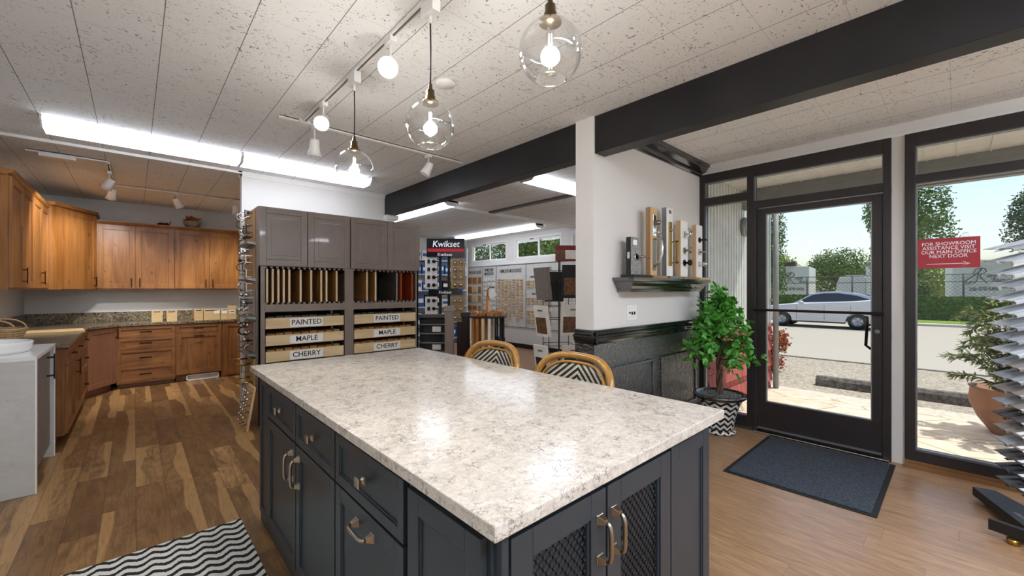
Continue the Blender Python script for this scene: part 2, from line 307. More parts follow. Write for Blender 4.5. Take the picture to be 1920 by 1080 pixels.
# ---------------------------------------------------------------- mesh builder
def frame(O, U, N, W=VZ):
    U, N, W = Vector(U).normalized(), Vector(N).normalized(), Vector(W).normalized()
    M = Matrix(((U[0], N[0], W[0], O[0]), (U[1], N[1], W[1], O[1]), (U[2], N[2], W[2], O[2]), (0, 0, 0, 1)))
    return M
OFF = {}      # world offset of things whose parts are given in world coordinates
class MB:
    def __init__(s, M=None): s.v = []; s.f = []; s.mi = []; s.sm = []; s.M = M or Matrix(); s.k = 0; s.smooth = False
    def add(s, vs, fs, smooth=None):
        o = len(s.v); s.v += [s.M @ Vector(v) for v in vs]; s.f += [tuple(i+o for i in f) for f in fs]
        s.mi += [s.k]*len(fs); s.sm += [s.smooth if smooth is None else smooth]*len(fs); return s
    def box(s, x0, x1, y0, y1, z0, z1):
        return s.add([(x0,y0,z0),(x1,y0,z0),(x1,y1,z0),(x0,y1,z0),(x0,y0,z1),(x1,y0,z1),(x1,y1,z1),(x0,y1,z1)],
                     [(0,3,2,1),(4,5,6,7),(0,1,5,4),(1,2,6,5),(2,3,7,6),(3,0,4,7)])
    def frus(s, a, b, y0, y1):     # rect a (x0,x1,z0,z1) at y0 to rect b at y1
        return s.add([(a[0],y0,a[2]),(a[1],y0,a[2]),(a[1],y0,a[3]),(a[0],y0,a[3]),(b[0],y1,b[2]),(b[1],y1,b[2]),(b[1],y1,b[3]),(b[0],y1,b[3])],
                     [(0,1,2,3),(4,7,6,5),(0,4,5,1),(1,5,6,2),(2,6,7,3),(3,7,4,0)])
    def prism(s, poly, z0, z1, ax=2):
        n = len(poly)
        def P(p, z): return (p[0], p[1], z) if ax == 2 else ((p[0], z, p[1]) if ax == 1 else (z, p[0], p[1]))
        vs = [P(p, z0) for p in poly]+[P(p, z1) for p in poly]
        return s.add(vs, [tuple(range(n-1, -1, -1)), tuple(range(n, 2*n))]+[(i, (i+1) % n, (i+1) % n+n, i+n) for i in range(n)])
    def tube(s, pts, r, n=10, closed=False, cap=True, flat=None):
        pts = [Vector(p) for p in pts]; m = len(pts); rs = r if isinstance(r, (list, tuple)) else [r]*m
        vs = []; prev = None
        for i, p in enumerate(pts):
            a = pts[(i-1) % m] if (closed or i > 0) else p; b = pts[(i+1) % m] if (closed or i < m-1) else p
            d = (b-a).normalized() if (b-a).length > 1e-9 else VZ
            if prev is None:
                q = VZ if abs(d.z) < .9 else VX
                u = d.cross(q).normalized()
            else: u = (prev-d*prev.dot(d)); u = u.normalized() if u.length > 1e-6 else d.cross(VX).normalized()
            prev = u; w = d.cross(u)
            for k in range(n):
                t = 2*PI*k/n; vs.append(p+(u*math.cos(t)+w*math.sin(t)*(flat or 1))*rs[i])
        fs = []
        for i in range(m if closed else m-1):
            for k in range(n):
                a = i*n+k; b = i*n+(k+1) % n; j = ((i+1) % m)*n
                fs.append((a, b, j+(k+1) % n, j+k))
        s.add(vs, fs, True)
        if cap and not closed:
            o = len(s.v)-len(vs)
            s.f += [tuple(o+k for k in range(n-1, -1, -1)), tuple(o+(m-1)*n+k for k in range(n))]; s.mi += [s.k]*2; s.sm += [False]*2
        return s
    def cyl(s, a, b, r, r2=None, n=16): return s.tube([a, b], [r, r if r2 is None else r2], n)
    def lathe(s, prof, c=(0,0,0), ax=VZ, n=24, smooth=True):
        ax = Vector(ax).normalized(); u = ax.cross(VX if abs(ax.x) < .9 else VY).normalized(); w = ax.cross(u); c = Vector(c)
        vs = [c+ax*z+(u*math.cos(2*PI*k/n)+w*math.sin(2*PI*k/n))*max(r, 1e-5) for r, z in prof for k in range(n)]
        fs = [(i*n+k, i*n+(k+1) % n, (i+1)*n+(k+1) % n, (i+1)*n+k) for i in range(len(prof)-1) for k in range(n)]
        return s.add(vs, fs, smooth)
    def ball(s, c, r, n=12, sq=(1,1,1)):
        c = Vector(c); vs = []; m = n//2
        for i in range(m+1):
            t = PI*i/m
            for k in range(n):
                a = 2*PI*k/n; q = max(math.sin(t), 1e-4)
                vs.append((c.x+r*sq[0]*q*math.cos(a), c.y+r*sq[1]*q*math.sin(a), c.z+r*sq[2]*math.cos(t)))
        fs = [(i*n+k, (i+1)*n+k, (i+1)*n+(k+1) % n, i*n+(k+1) % n) for i in range(m) for k in range(n)]
        return s.add(vs, fs, True)
    def leaf(s, c, d, up, L, W):
        c, d, up = Vector(c), Vector(d).normalized(), Vector(up); w = d.cross(up); w = w.normalized() if w.length > 1e-4 else VX; nn = w.cross(d)*W*.25
        return s.add([c, c+d*L*.3+w*W*.5+nn, c+d*L*.7+w*W*.42+nn, c+d*L, c+d*L*.7-w*W*.42+nn, c+d*L*.3-w*W*.5+nn, c+d*L*.5],
                     [(0, 1, 6), (1, 2, 6), (2, 3, 6), (3, 4, 6), (4, 5, 6), (5, 0, 6)], False)
    def door(s, u0, u1, z0, z1, n0=0, t=.02, rail=.06, rec=.007, raised=False):
        """framed cabinet door in a (u,n,z) frame, front face at n0+t"""
        a, b, c, d = u0+rail, u1-rail, z0+rail, z1-rail
        s.box(u0, a, n0, n0+t, z0, z1).box(b, u1, n0, n0+t, z0, z1).box(a, b, n0, n0+t, z0, c).box(a, b, n0, n0+t, d, z1)
        s.box(a, b, n0, n0+t-rec, c, d)
        if raised:
            s.frus((a, b, c, d), (a+.012, b-.012, c+.012, d-.012), n0+t-.001, n0+t-rec)   # inner ogee
            g = .018; s.frus((a+g, b-g, c+g, d-g), (a+g+.026, b-g-.026, c+g+.026, d-g-.026), n0+t-rec, n0+t+.001)
        else:
            e = .006
            for p, q, r_, w in ((a, a+e, c+e, d-e), (b-e, b, c+e, d-e), (a, b, c, c+e), (a, b, d-e, d)): s.box(p, q, n0, n0+t-rec*.45, r_, w)
        return s
    def build(s, name, mat, parent=None, bevel=0, seg=2, solid=0, autosmooth=False):
        off = OFF.get(parent.name, Vector()) if parent else Vector()
        me = bpy.data.meshes.new(name); me.from_pydata([v-off for v in s.v], [], s.f)
        bm = bmesh.new(); bm.from_mesh(me); bmesh.ops.recalc_face_normals(bm, faces=bm.faces); bm.to_mesh(me); bm.free()
        for i, p in enumerate(me.polygons): p.material_index = s.mi[i]; p.use_smooth = s.sm[i]
        for m in (mat if isinstance(mat, (list, tuple)) else [mat]): me.materials.append(MATS[m])
        o = bpy.data.objects.new(name, me); COL.objects.link(o)
        if parent: o.parent = parent; OFF[o.name] = off
        if bevel:
            b = o.modifiers.new('bevel', 'BEVEL'); b.width = bevel; b.segments = seg; b.limit_method = 'ANGLE'; b.angle_limit = math.radians(50)
        if solid: q = o.modifiers.new('solid', 'SOLIDIFY'); q.thickness = solid
        return o
def tag(o, label=None, cat=None, group=None, kind=None):
    if label: o['label'] = label
    if cat: o['category'] = cat
    if group: o['group'] = group
    if kind: o['kind'] = kind
    return o
def thing(name, label, cat, loc=(0,0,0), rot=None, group=None):
    """Empty at the thing's base. Without rot its parts come in world coordinates, with rot in its own."""
    o = bpy.data.objects.new(name, None); COL.objects.link(o); o.location = loc; o.empty_display_size = .1
    if rot is None: OFF[o.name] = Vector(loc)
    else: o.rotation_euler = (0, 0, rot) if isinstance(rot, (int, float)) else rot
    return tag(o, label, cat, group)
def struct(name, mb, mat, **kw):
    o = mb.build(name, mat, **kw); o['kind'] = 'structure'; return o
def dup(root, loc, label=None, rot=None, group=None):
    r = root.copy(); COL.objects.link(r); r.location = loc
    if rot is not None: r.rotation_euler = (0, 0, rot)
    if label: r['label'] = label
    if group: r['group'] = group
    for ch in list(root.children):
        c = ch.copy(); COL.objects.link(c); c.parent = r
        for g in list(ch.children): d = g.copy(); COL.objects.link(d); d.parent = c
    return r
def text(name, s, size, M, mat, parent, align='CENTER', ext=.0006, sx=1.0, bold=0, shear=0, label=None):
    """lettering as a mesh: M maps (u, n, z): letters run along u, stand up along z, face n"""
    cu = bpy.data.curves.new(name, 'FONT'); cu.body = s; cu.size = size; cu.extrude = ext; cu.align_x = align; cu.align_y = 'CENTER'; cu.offset = bold; cu.shear = shear; cu.resolution_u = 3
    cu.space_line = .85
    t = bpy.data.objects.new(name, cu); COL.objects.link(t); bpy.context.view_layer.update()
    me = bpy.data.meshes.new_from_object(t.evaluated_get(bpy.context.evaluated_depsgraph_get()))
    bpy.data.objects.remove(t); off = OFF.get(parent.name, Vector()) if parent else Vector()
    for v in me.vertices:
        x, y, z = v.co; v.co = M @ Vector((x*sx, z, y))-off
    me.materials.clear(); me.materials.append(MATS[mat]); me.name = name
    o = bpy.data.objects.new(name, me); COL.objects.link(o)
    if parent: o.parent = parent; OFF[o.name] = off
    if label: o['label'] = label
    return o
# ================================================================ THE ROOM
ZC = 2.68
_s = lambda name, mat, *boxes, **kw: (lambda mb: [mb.box(*b) for b in boxes] and struct(name, mb, mat, **kw))(MB())
f = MB(); f.box(-1.2, 1.3, -2.6, 8.6, -.06, 0); f.k = 1; f.box(1.3, 4.47, -2.6, 9.2, -.06, 0); f.box(4.47, 6.8, 1.86, 9.2, -.06, 0)
tag(struct('floor', f, ['plank_brown', 'plank_tan']), 'wood-look plank floor, brown on the kitchen side and tan by the entry')
_s('ceiling', 'ceiling_tile', (-1.2, 4.5, -2.6, 9.2, ZC, ZC+.08), (4.5, 6.8, 1.87, 9.2, ZC, ZC+.08))
_s('wall_left', 'wall_cool', (-1.2, -1.09, -2.6, 8.6, 0, ZC))
_s('wall_back', 'wall_cool', (-1.09, 2.5, 8.5, 8.6, 0, ZC))
_s('wall_behind', 'wall_paint', (-1.2, 1.4, -2.7, -2.6, 0, ZC), (1.4, 4.5, -2.7, -2.6, 0, .3), (1.4, 4.5, -2.7, -2.6, 2.5, ZC), (4.3, 4.5, -2.7, -2.6, .3, 2.5), (2.8, 2.9, -2.7, -2.6, .3, 2.5))
fill_win = bpy.data.objects.new('window_6', None); COL.objects.link(fill_win); fill_win['kind'] = 'structure'  # windows added out of view to bring in daylight and glossy reflections
for a, c in ((1.4, 2.8), (2.9, 4.3)): MB().box(a, c, -2.655, -2.65, .3, 2.5).build('glass_pane', 'window_glass', fill_win)
_s('wall_partition', 'wall_paint', (.88, 2.61, 5.4, 5.5, 0, ZC), (2.5, 2.61, 5.5, 9.1, 0, ZC))
_s('wall_store_back', 'wall_paint', (2.61, 6.8, 9.1, 9.2, 0, ZC))
_s('wall_store_right', 'wall_paint', (6.7, 6.8, 1.86, 9.1, 0, 2.06), (6.7, 6.8, 1.86, 9.1, 2.59, ZC), (6.7, 6.8, 8.9, 9.1, 2.06, 2.59), (6.7, 6.8, 7.2, 7.46, 2.06, 2.59), (6.7, 6.8, 5.45, 5.71, 2.06, 2.59), (6.7, 6.8, 1.86, 4.0, 2.06, 2.59))
_s('wall_entry', 'wall_paint', (2.545, 6.7, 1.86, 2.03, 0, ZC))
_s('wall_right', 'wall_paint', (4.45, 4.5, -2.6, 1.86, 2.575, ZC), (4.45, 4.5, -2.6, -2.45, 0, 2.575), (4.44, 4.51, .284, .361, 0, 2.575))
# the dark beam
b = MB(); b.box(2.56, 2.69, -2.6, 5.4, 2.40, ZC)
tag(struct('trim_1', b, 'beam_black', bevel=.003), 'black-painted ceiling beam running over the white pillar')
# ceiling strips and wall-top moulding
_s('trim_2', 'trim_white', (-1.09, .88, 5.375, 5.425, 2.655, ZC)); _s('trim_3', 'trim_white', (2.69, 6.7, 5.33, 5.45, 2.64, ZC))
b = MB()
for z0, z1, d in ((2.63, 2.65, .012), (2.65, 2.668, .022), (2.668, ZC, .034)): b.box(.88-d, 2.61, 5.4-d, 5.4, z0, z1).box(.88-d, .88, 5.4-d, 5.5, z0, z1)
struct('trim_4', b, 'trim_white'); _s('trim_5', 'trim_white', (2.585, 2.62, 5.37, 5.4, 0, 2.64))
_s('trim_ridge_shadow', 'taupe_dark', (4.37, 4.47, 2.03, 5.33, 2.655, ZC))  # ceiling joint strip, its dark colour painting the shadow along the ridge
# white cap where the beam rests on the partition
_s('trim_7', 'trim_white', (2.545, 2.72, 5.30, 5.42, 2.34, 2.40), (2.56, 2.66, 5.32, 5.40, 0, 2.34))
# crown over the entry wall
prof = [(1.86, 2.56), (1.845, 2.56), (1.835, 2.575), (1.835, 2.59), (1.815, 2.60), (1.79, 2.635), (1.785, 2.65), (1.77, 2.652), (1.765, ZC), (1.86, ZC)]
b = MB(); b.prism(prof, 2.69, 4.45, 0); struct('trim_8', b, 'black_gloss')
# wainscot: panelled black lower wall
b = MB(); b.box(2.535, 4.45, 1.852, 1.86, .0, .965).box(2.535, 2.545, 1.852, 2.03, 0, .965)
for (a, c) in ((2.66, 3.42), (3.556, 4.29)):
    for q in ((a, c, .735, .755), (a, c, .23, .25), (a, a+.02, .25, .735), (c-.02, c, .25, .735)): b.box(q[0], q[1], 1.836, 1.852, q[2], q[3])
tag(struct('trim_9', b, 'brushed_black', bevel=.003), 'brushed black wainscot with raised panel mouldings')
prof = [(1.855, .955), (1.842, .955), (1.838, .975), (1.828, .98), (1.828, 1.0), (1.818, 1.008), (1.818, 1.022), (1.84, 1.03), (1.84, 1.045), (1.825, 1.052), (1.825, 1.065), (1.855, 1.065)]
b = MB(); b.prism(prof, 2.51, 4.45, 0)
b.prism([(2.545-(1.855-p), z) for p, z in prof], 1.82, 2.03, 1)
struct('trim_10', b, 'black_gloss')
_s('baseboard_entry', 'black_gloss', (2.52, 4.45, 1.83, 1.852, 0, .11), (2.52, 2.535, 1.83, 2.03, 0, .11))
_s('baseboard_store', 'espresso', (6.675, 6.7, 2.03, 9.1, 0, .10))
_s('trim_11', 'trim_white', (6.66, 6.7, 5.0, 9.08, 1.975, 2.0), (6.68, 6.7, 5.0, 9.08, 2.0, 2.06))

# ---- clerestory windows of the store room
for i, (y0, y1) in enumerate(((7.46, 8.9), (5.71, 7.2), (4.0, 5.45))):
    r = bpy.data.objects.new('window_%d' % (i+3), None); COL.objects.link(r); r['kind'] = 'structure'; r['label'] = 'white sliding clerestory window in the store room, %s' % ('nearest the far corner', 'in the middle', 'nearest the entry wall')[i]
    b = MB(); F = .05
    for q in ((y0, y1, 2.06, 2.06+F), (y0, y1, 2.59-F, 2.59), (y0, y0+F, 2.06+F, 2.59-F), (y1-F, y1, 2.06+F, 2.59-F)): b.box(6.69, 6.79, *q)
    b.build('window_frame', 'trim_white', r); ym = (y0+y1)/2-.03
    for a, c, x in ((y0+F, ym+.04, 6.74), (ym-.03, y1-F, 6.71)):
        b = MB(); G = .035
        for q in ((a, c, 2.11, 2.11+G), (a, c, 2.54-G, 2.54), (a, a+G, 2.11+G, 2.54-G), (c-G, c, 2.11+G, 2.54-G)): b.box(x, x+.025, *q)
        sh = b.build('sash', 'white_plastic', r)
        MB().box(x+.010, x+.014, a+G, c-G, 2.11+G, 2.54-G).build('glass_pane', 'window_glass', sh)
    MB().box(6.69, 6.71, ym+.15, ym+.25, 2.525, 2.54).build('latch', 'dark_bronze', r)

# ---- entry glazing: sidelight, door, right window
def rails(b, x0, x1, rects):
    for r in rects: b.box(x0, x1, *r)
    return b
X0, X1 = 4.41, 4.52
def pane(parent, y0, y1, z0, z1, x=4.455):
    return MB().box(x, x+.006, y0, y1, z0, z1).build('glass_pane', 'window_glass', parent)
def stop(parent, y0, y1, z0, z1, x=4.435):      # thin bright glazing bead round a pane
    e = .008; b = MB()
    for q in ((y0, y0+e, z0+e, z1-e), (y1-e, y1, z0+e, z1-e), (y0, y1, z0, z0+e), (y0, y1, z1-e, z1)): b.box(x, x+.03, *q)
    return b.build('glazing_bead', 'steel_grey', parent)
w1 = bpy.data.objects.new('window_1', None); COL.objects.link(w1); w1['kind'] = 'structure'; w1['label'] = 'narrow dark-framed sidelight left of the glass door with a small transom'
rails(MB(), X0, X1, [(1.812, 1.86, .03, 2.575), (1.345, 1.402, .03, 2.575), (1.40, 1.812, .03, .13), (1.402, 1.812, 2.262-.012, 2.325), (1.402, 1.812, 2.488, 2.575)]).build('window_frame', 'bronze_frame', w1, bevel=.003)
for z0, z1 in ((.13, 2.25), (2.325, 2.488)): pane(w1, 1.402, 1.812, z0, z1); stop(w1, 1.402, 1.812, z0, z1)
MB().box(X0+.01, X1, 1.36, 1.86, 0, .03).build('sill', 'taupe_dark', w1)
d1 = bpy.data.objects.new('door_1', None); COL.objects.link(d1); d1['kind'] = 'structure'; d1['label'] = 'dark-framed glass entry door with a push bar and a pull handle'
rails(MB(), X0, X1, [(.361, .41, .0, 2.575), (.41, 1.345, 2.155, 2.225), (.41, 1.345, 2.465, 2.575), (1.322, 1.345, 0, 2.155)]).build('door_frame', 'bronze_frame', d1, bevel=.003)
pane(d1, .41, 1.345, 2.225, 2.465); stop(d1, .41, 1.345, 2.225, 2.465)
lf = rails(MB(), 4.43, 4.475, [(1.243, 1.318, .023, 2.145), (.414, .478, .023, 2.145), (.478, 1.243, .023, .30), (.478, 1.243, 2.09, 2.145)]).build('door_leaf', 'bronze_frame', d1, bevel=.003)
pane(lf, .478, 1.243, .30, 2.09, 4.45); stop(lf, .478, 1.243, .30, 2.09, 4.428)
b = MB(); b.box(4.395, 4.41, .40, 1.34, 1.165, 1.188).box(4.40, 4.43, .43, .45, 1.168, 1.185).box(4.40, 4.43, 1.29, 1.31, 1.168, 1.185); b.build('push_bar', 'dark_bronze', lf, bevel=.002)
b = MB(); b.tube([(4.475, .52, 1.14), (4.53, .52, 1.14), (4.545, .52, 1.10), (4.545, .53, .90), (4.54, .50, .875), (4.50, .46, .87)], .011); b.build('pull_handle', 'dark_bronze', lf)
MB().cyl((4.43, .446, 1.03), (4.418, .446, 1.03), .018).build('lock_cylinder', 'chrome', lf)
MB().box(4.40, 4.44, .42, 1.31, .045, .055).build('door_sweep', 'steel_grey', lf)
MB().box(4.37, 4.53, .37, 1.34, 0, .022).build('threshold', 'chrome', d1, bevel=.004)
w2 = bpy.data.objects.new('window_2', None); COL.objects.link(w2); w2['kind'] = 'structure'; w2['label'] = 'large dark-framed shop window right of the door with a transom'
rails(MB(), X0, X1, [(.224, .284, .055, 2.575), (-2.45, -2.39, .055, 2.575), (-2.39, .224, .055, .135), (-2.39, .224, 2.187, 2.25), (-2.39, .224, 2.476, 2.575)]).build('window_frame', 'bronze_frame', w2, bevel=.003)
for z0, z1 in ((.135, 2.187), (2.25, 2.476)): pane(w2, -2.39, .224, z0, z1); stop(w2, -2.39, .224, z0, z1)
b = MB(); b.box(4.39, 4.52, -2.45, .284, 0, .03).box(4.405, 4.52, -2.45, .284, .03, .055); b.build('sill', 'sill_wood', w2)
for z in (2.14, 1.0, 2.13): pass
b = MB()
for y, z in ((.368, 2.16), (.277, 2.17), (.277, .98), (.368, 1.0)): b.box(4.425, 4.442, y-.008, y+.008, z-.025, z+.025)
struct('trim_12', b, 'dark_bronze')
# header moulding line over the glazing
_s('trim_13', 'trim_white', (4.432, 4.45, -2.6, 1.86, 2.575, 2.60))

# ================================================================ OUTSIDE
_s('ground_side_yard', 'concrete', (-30, 4.52, -40, -2.7, -.2, -.03)); _s('ground_sidewalk', 'flagstone', (4.52, 6.55, -40, 1.83, -.2, -.02)); _s('ground_kerb', 'concrete', (6.55, 6.9, -40, 12, -.3, -.03))
b = MB(); b.add([(6.9, -40, -.12), (6.9, 45, -.12), (10.8, 45, -.12), (10.8, -40, -.12)], [(0, 1, 2, 3)]); struct('ground_gravel', b, 'gravel')
b = MB(); b.add([(10.8, -40, -.118), (10.8, 45, -.118), (16, 45, -.38), (16, -40, -.38), (28.3, 45, -.40), (28.3, -40, -.40)], [(0, 1, 2, 3), (3, 2, 4, 5)]); struct('ground_road', b, 'road')
_s('ground_crack', 'concrete_old', (10.74, 10.86, -20, 30, -.13, -.108))
_s('ground_far_kerb', 'concrete', (28.3, 29.2, -40, 45, -.5, -.30)); _s('ground_grass', 'grass', (29.2, 33.6, -40, 45, -.5, -.27)); _s('ground_yard', 'gravel', (33.6, 70, -60, 80, -.5, -.3))
# bump-out wall outside, left of the door: ribbed white siding over red shingles
b = MB(); x = 4.53
b.box(4.53, 6.72, 1.835, 1.86, .86, 2.62)
b.k = 1
while x < 6.7: b.box(x, x+.068, 1.822, 1.836, .86, 2.62); x += .085
struct('wall_outside_siding', b, ['fence_dark', 'siding_white'])
b = MB(); b.box(4.53, 6.72, 1.835, 1.86, -.2, .86)
for k in range(5):
    z = -.14+k*.22; x = 4.53; random.seed(k)
    while x < 6.72:
        w = random.uniform(.10, .17); w = min(w, 6.72-x); y = 1.80-random.uniform(0, .006); b.add([(x, 1.836, z+.22), (x+w-.004, 1.836, z+.22), (x+w-.004, y, z), (x, y, z), (x, 1.836, z), (x+w-.004, 1.836, z)], [(0, 1, 2, 3), (3, 2, 5, 4), (0, 3, 4), (1, 5, 2)]); x += w
b.box(4.53, 6.74, 1.79, 1.86, .85, .875)
struct('wall_outside_shingles', b, 'red_shingle')
# soffit and fascia
b = MB(); b.box(4.5, 5.62, -6, 1.86, 2.60, 2.66)
y = -6
while y < 1.86: b.box(4.52, 5.56, y, y+.012, 2.592, 2.602); y += .20
struct('soffit_outside', b, 'soffit_white'); _s('fascia_outside', 'fascia_grey', (5.56, 5.66, -6, 1.86, 2.36, 2.68))
tp = MB(); tp.cyl((6.72, 1.76, -.12), (6.72, 1.76, 2.6), .035); tp.box(6.66, 6.78, 1.70, 1.86, -.12, -.09).box(6.69, 6.75, 1.76, 1.84, 1.2, 1.24)
tag(tp.build('downspout', 'fascia_grey'), 'grey metal downspout pipe at the corner of the outside wall', 'pipe')
t = thing('wall_lamp', 'round outdoor bulkhead lamp on the white ribbed siding', 'lamp', (5.6, 1.82, 2.15))
MB().lathe([(.0, 0), (.115, 0), (.12, .03), (.10, .05), (0, .05)], (5.6, 1.82, 2.15), (0, -1, 0)).build('lamp_base', 'steel_grey', t)
MB().ball((5.6, 1.74, 2.15), .085, 14).build('lamp_globe', 'white_gloss', t)
b = MB()
for q in (-1, 0, 1): b.tube([(5.6+q*.035, 1.77, 2.25), (5.6+q*.06, 1.645, 2.15), (5.6+q*.035, 1.77, 2.05)], .005, 6)
b.build('guard', 'steel_grey', t)

# parking bumpers
def bumper(loc, L, label):
    t = thing('parking_bumper', label, 'parking bumper', loc, 0, 'parking bumpers')
    MB().prism([(-.10, 0), (.10, 0), (.085, .10), (.05, .145), (-.05, .145), (-.085, .10)], -L/2, L/2, 1).build('block', 'concrete_old', t)
    for s in (-1, 1): MB().cyl((0, s*L*.35, .14), (0, s*L*.35, .152), .015).build('anchor_pin', 'steel_grey', t)
    return t
bumper((7.9, .62, -.12), 1.78, 'old concrete parking bumper seen through the glass door')
bumper((7.9, -1.25, -.12), 1.72, 'old concrete parking bumper seen through the right shop window')

# ---- car (street side), nose towards +Y
def car(loc):
    t = thing('car', 'silver coupe-style SUV parked on the far side of the road', 'car', loc, 0)
    L = 4.75; h = L/2; W = .95
    # side outline (y forward, z)
    lower = [(2.30, .30), (2.35, .55), (2.31, .80), (2.15, .93), (1.75, 1.02), (1.15, 1.09), (.85, 1.13), (-.2, 1.18), (-1.2, 1.24), (-2.0, 1.33), (-2.36, 1.33), (-2.42, 1.1), (-2.46, .7), (-2.36, .34)]
    b = MB()
    def arch(c, r=.40):
        return [(c+r*math.cos(PI*k/10), .32+r*math.sin(PI*k/10)) for k in range(0, 11)]
    # right-to-left along the bottom with wheel arches
    bot = [(-1.85, .25)] and []
    poly = lower + [(-1.84, .27)] + [(-1.43-.40*math.cos(PI*k/10), .33+.40*math.sin(PI*k/10)) for k in range(11)] + [(-1.0, .24), (1.02, .24)] + [(1.43-.40*math.cos(PI*k/10), .33+.40*math.sin(PI*k/10)) for k in range(11)] + [(1.9, .26)]
    secs = ((-W, .06), (-W+.05, .0), (W-.05, .0), (W, .06))
    cz = .7
    rings = []
    for x, ins in ((-W, .035), (-W+.06, 0), (W-.06, 0), (W, .035)): rings.append([(x, y*(1-ins*.4), z-(ins if z > cz else 0)) for y, z in poly])
    n = len(poly); vs = [p for r in rings for p in r]
    fs = [tuple(range(n-1, -1, -1)), tuple(range(3*n, 4*n))]+[(r*n+i, r*n+(i+1) % n, (r+1)*n+(i+1) % n, (r+1)*n+i) for r in range(3) for i in range(n)]
    b.add(vs, fs, False)
    b.build('body', 'car_paint', t, bevel=.02)
    # greenhouse
    gh = [(1.0, 1.10), (.25, 1.57), (-.15, 1.66), (-.75, 1.68), (-1.45, 1.58), (-2.32, 1.30)]
    b = MB(); bw, tw = .86, .66; N = len(gh)
    def wx(z): return bw+(tw-bw)*(z-1.10)/.58
    vs = [(-wx(z), y, z) for y, z in gh]+[(wx(z), y, z) for y, z in gh]
    b.add(vs, [tuple(range(N-1, -1, -1)), tuple(range(N, 2*N))]+[(i, (i+1) % N, (i+1) % N+N, i+N) for i in range(N)]); b.build('cabin', 'car_paint', t, bevel=.02)
    for s in (-1, 1):
        side = [(.82, 1.17), (.22, 1.52), (-.2, 1.59), (-.75, 1.60), (-1.4, 1.49), (-1.80, 1.34), (-1.6, 1.27)]
        b = MB(); vs = [(s*(wx(z)+.006), y, z) for y, z in side]+[(s*(wx(z)-.01), y, z) for y, z in side]; n = len(side)
        b.add(vs, [tuple(range(n)), tuple(range(2*n-1, n-1, -1))]+[(i, (i+1) % n, (i+1) % n+n, i+n) for i in range(n)]); b.build('side_window', 'car_glass', t)
        MB().box(min(s*.885, s*.80), max(s*.885, s*.80), -.27, -.25, 1.12, 1.50) if 0 else None
        m = MB(); m.ball((s*1.0, .62, 1.16), .11, 12, (.8, 1.1, .75)); m.build('wing_mirror', 'car_paint', t)
        MB().box(*(sorted((s*.952, s*.965))), -1.0, 1.0, .25, .30).build('sill_trim', 'rubber', t)
        for y in (-.02, -1.05): MB().box(*(sorted((s*.950, s*.972))), y-.10, y+.10, .93, .955).build('door_handle', 'car_paint', t)
        b = MB()
        for y in (.82, -.25, -1.2): MB().box(*(sorted((s*.9455, s*.952))), y-.006, y+.006, .36, 1.04).build('door_gap', 'rubber', t)
    MB().add([(-.66, .95, 1.14), (.66, .95, 1.14), (.56, .30, 1.555), (-.56, .30, 1.555)], [(0, 1, 2, 3)]).build('windscreen', 'car_glass', t, solid=.01)
    MB().add([(-.6, -1.55, 1.57), (.6, -1.55, 1.57), (.7, -2.2, 1.36), (-.7, -2.2, 1.36)], [(0, 1, 2, 3)]).build('rear_window', 'car_glass', t, solid=.01)
    for s in (-1, 1):
        MB().box(*(sorted((s*.55, s*.9))), 2.28, 2.36, .68, .80).build('headlight', 'clear_glass', t, bevel=.02)
        MB().box(*(sorted((s*.5, s*.92))), -2.39, -2.30, .92, 1.02).build('tail_light', 'ink_red', t, bevel=.02)
        for y in (1.43, -1.43):
            w = MB(); w.lathe([(.21, -.11), (.33, -.11), (.345, -.09), (.345, .09), (.33, .11), (.21, .11)], (s*.84, y, .345), VX, 32); wo = w.build('wheel', 'rubber', t)
            r = MB(); r.lathe([(.0, .09), (.22, .07), (.235, .10), (.235, -.08)], (s*.84, y, .345), VX*s, 32)
            for k in range(10):
                a = 2*PI*k/10+(.12 if k % 2 else -.12); c = Vector((s*.945, y, .345))
                r.tube([c, c+Vector((0, math.cos(a)*.22, math.sin(a)*.22))], .016, 6)
            r.k = 1; r.lathe([(.0, .073), (.205, .073)], (s*.84, y, .345), VX*s, 32); r.build('rim', ['alloy', 'black_matte'], wo)
    return t
car((23.6+.6, 4.42, -.395))

# ---- vegetation
def crown(mb, c, r, n, L, W, seed=0, lumps=9, flat=False):
    rnd = random.Random(seed); c = Vector(c); r = Vector(r)
    ls = [(Vector((rnd.uniform(-.55, .55)*r.x, rnd.uniform(-.55, .55)*r.y, rnd.uniform(-.6, .6)*r.z)), rnd.uniform(.4, .62)) for _ in range(lumps)]
    for i in range(n):
        o, q = ls[i % lumps]; d = Vector((rnd.gauss(0, 1), rnd.gauss(0, 1), rnd.gauss(0, 1))).normalized()
        p = c+o+Vector((d.x*r.x, d.y*r.y, d.z*r.z))*q*rnd.uniform(.55, 1.05)
        e = Vector((rnd.gauss(0, 1), rnd.gauss(0, 1), rnd.gauss(-.3, .8)))
        mb.leaf(p, e, d, L*rnd.uniform(.7, 1.3), W)
    return mb
def tree(loc, h, r, n, L, label, mat, seed, zc=None):
    t = thing('tree', label, 'tree', loc, 0, 'trees across the street')
    zc = zc or h*.62
    b = MB(); b.tube([(0, 0, 0), (.05, 0, h*.35), (0, .05, h*.8)], [.16, .12, .04], 8)
    for k in range(5): a = k*1.3; b.tube([(0, 0, h*(.32+.07*k)), (math.cos(a)*r*.55, math.sin(a)*r*.55, h*(.5+.07*k))], [.06, .02], 6)
    b.build('trunk', 'bark', t)
    crown(MB(), (0, 0, zc), (r, r, h-zc), n, L, L*.6, seed, 12).build('foliage', mat, t)
    return t
tree((32.9, 2.15, -.4), 8.2, 2.0, 13000, .17, 'tall leafy street tree standing behind the right edge of the door', 'leaf_tree', 1, 5.0)
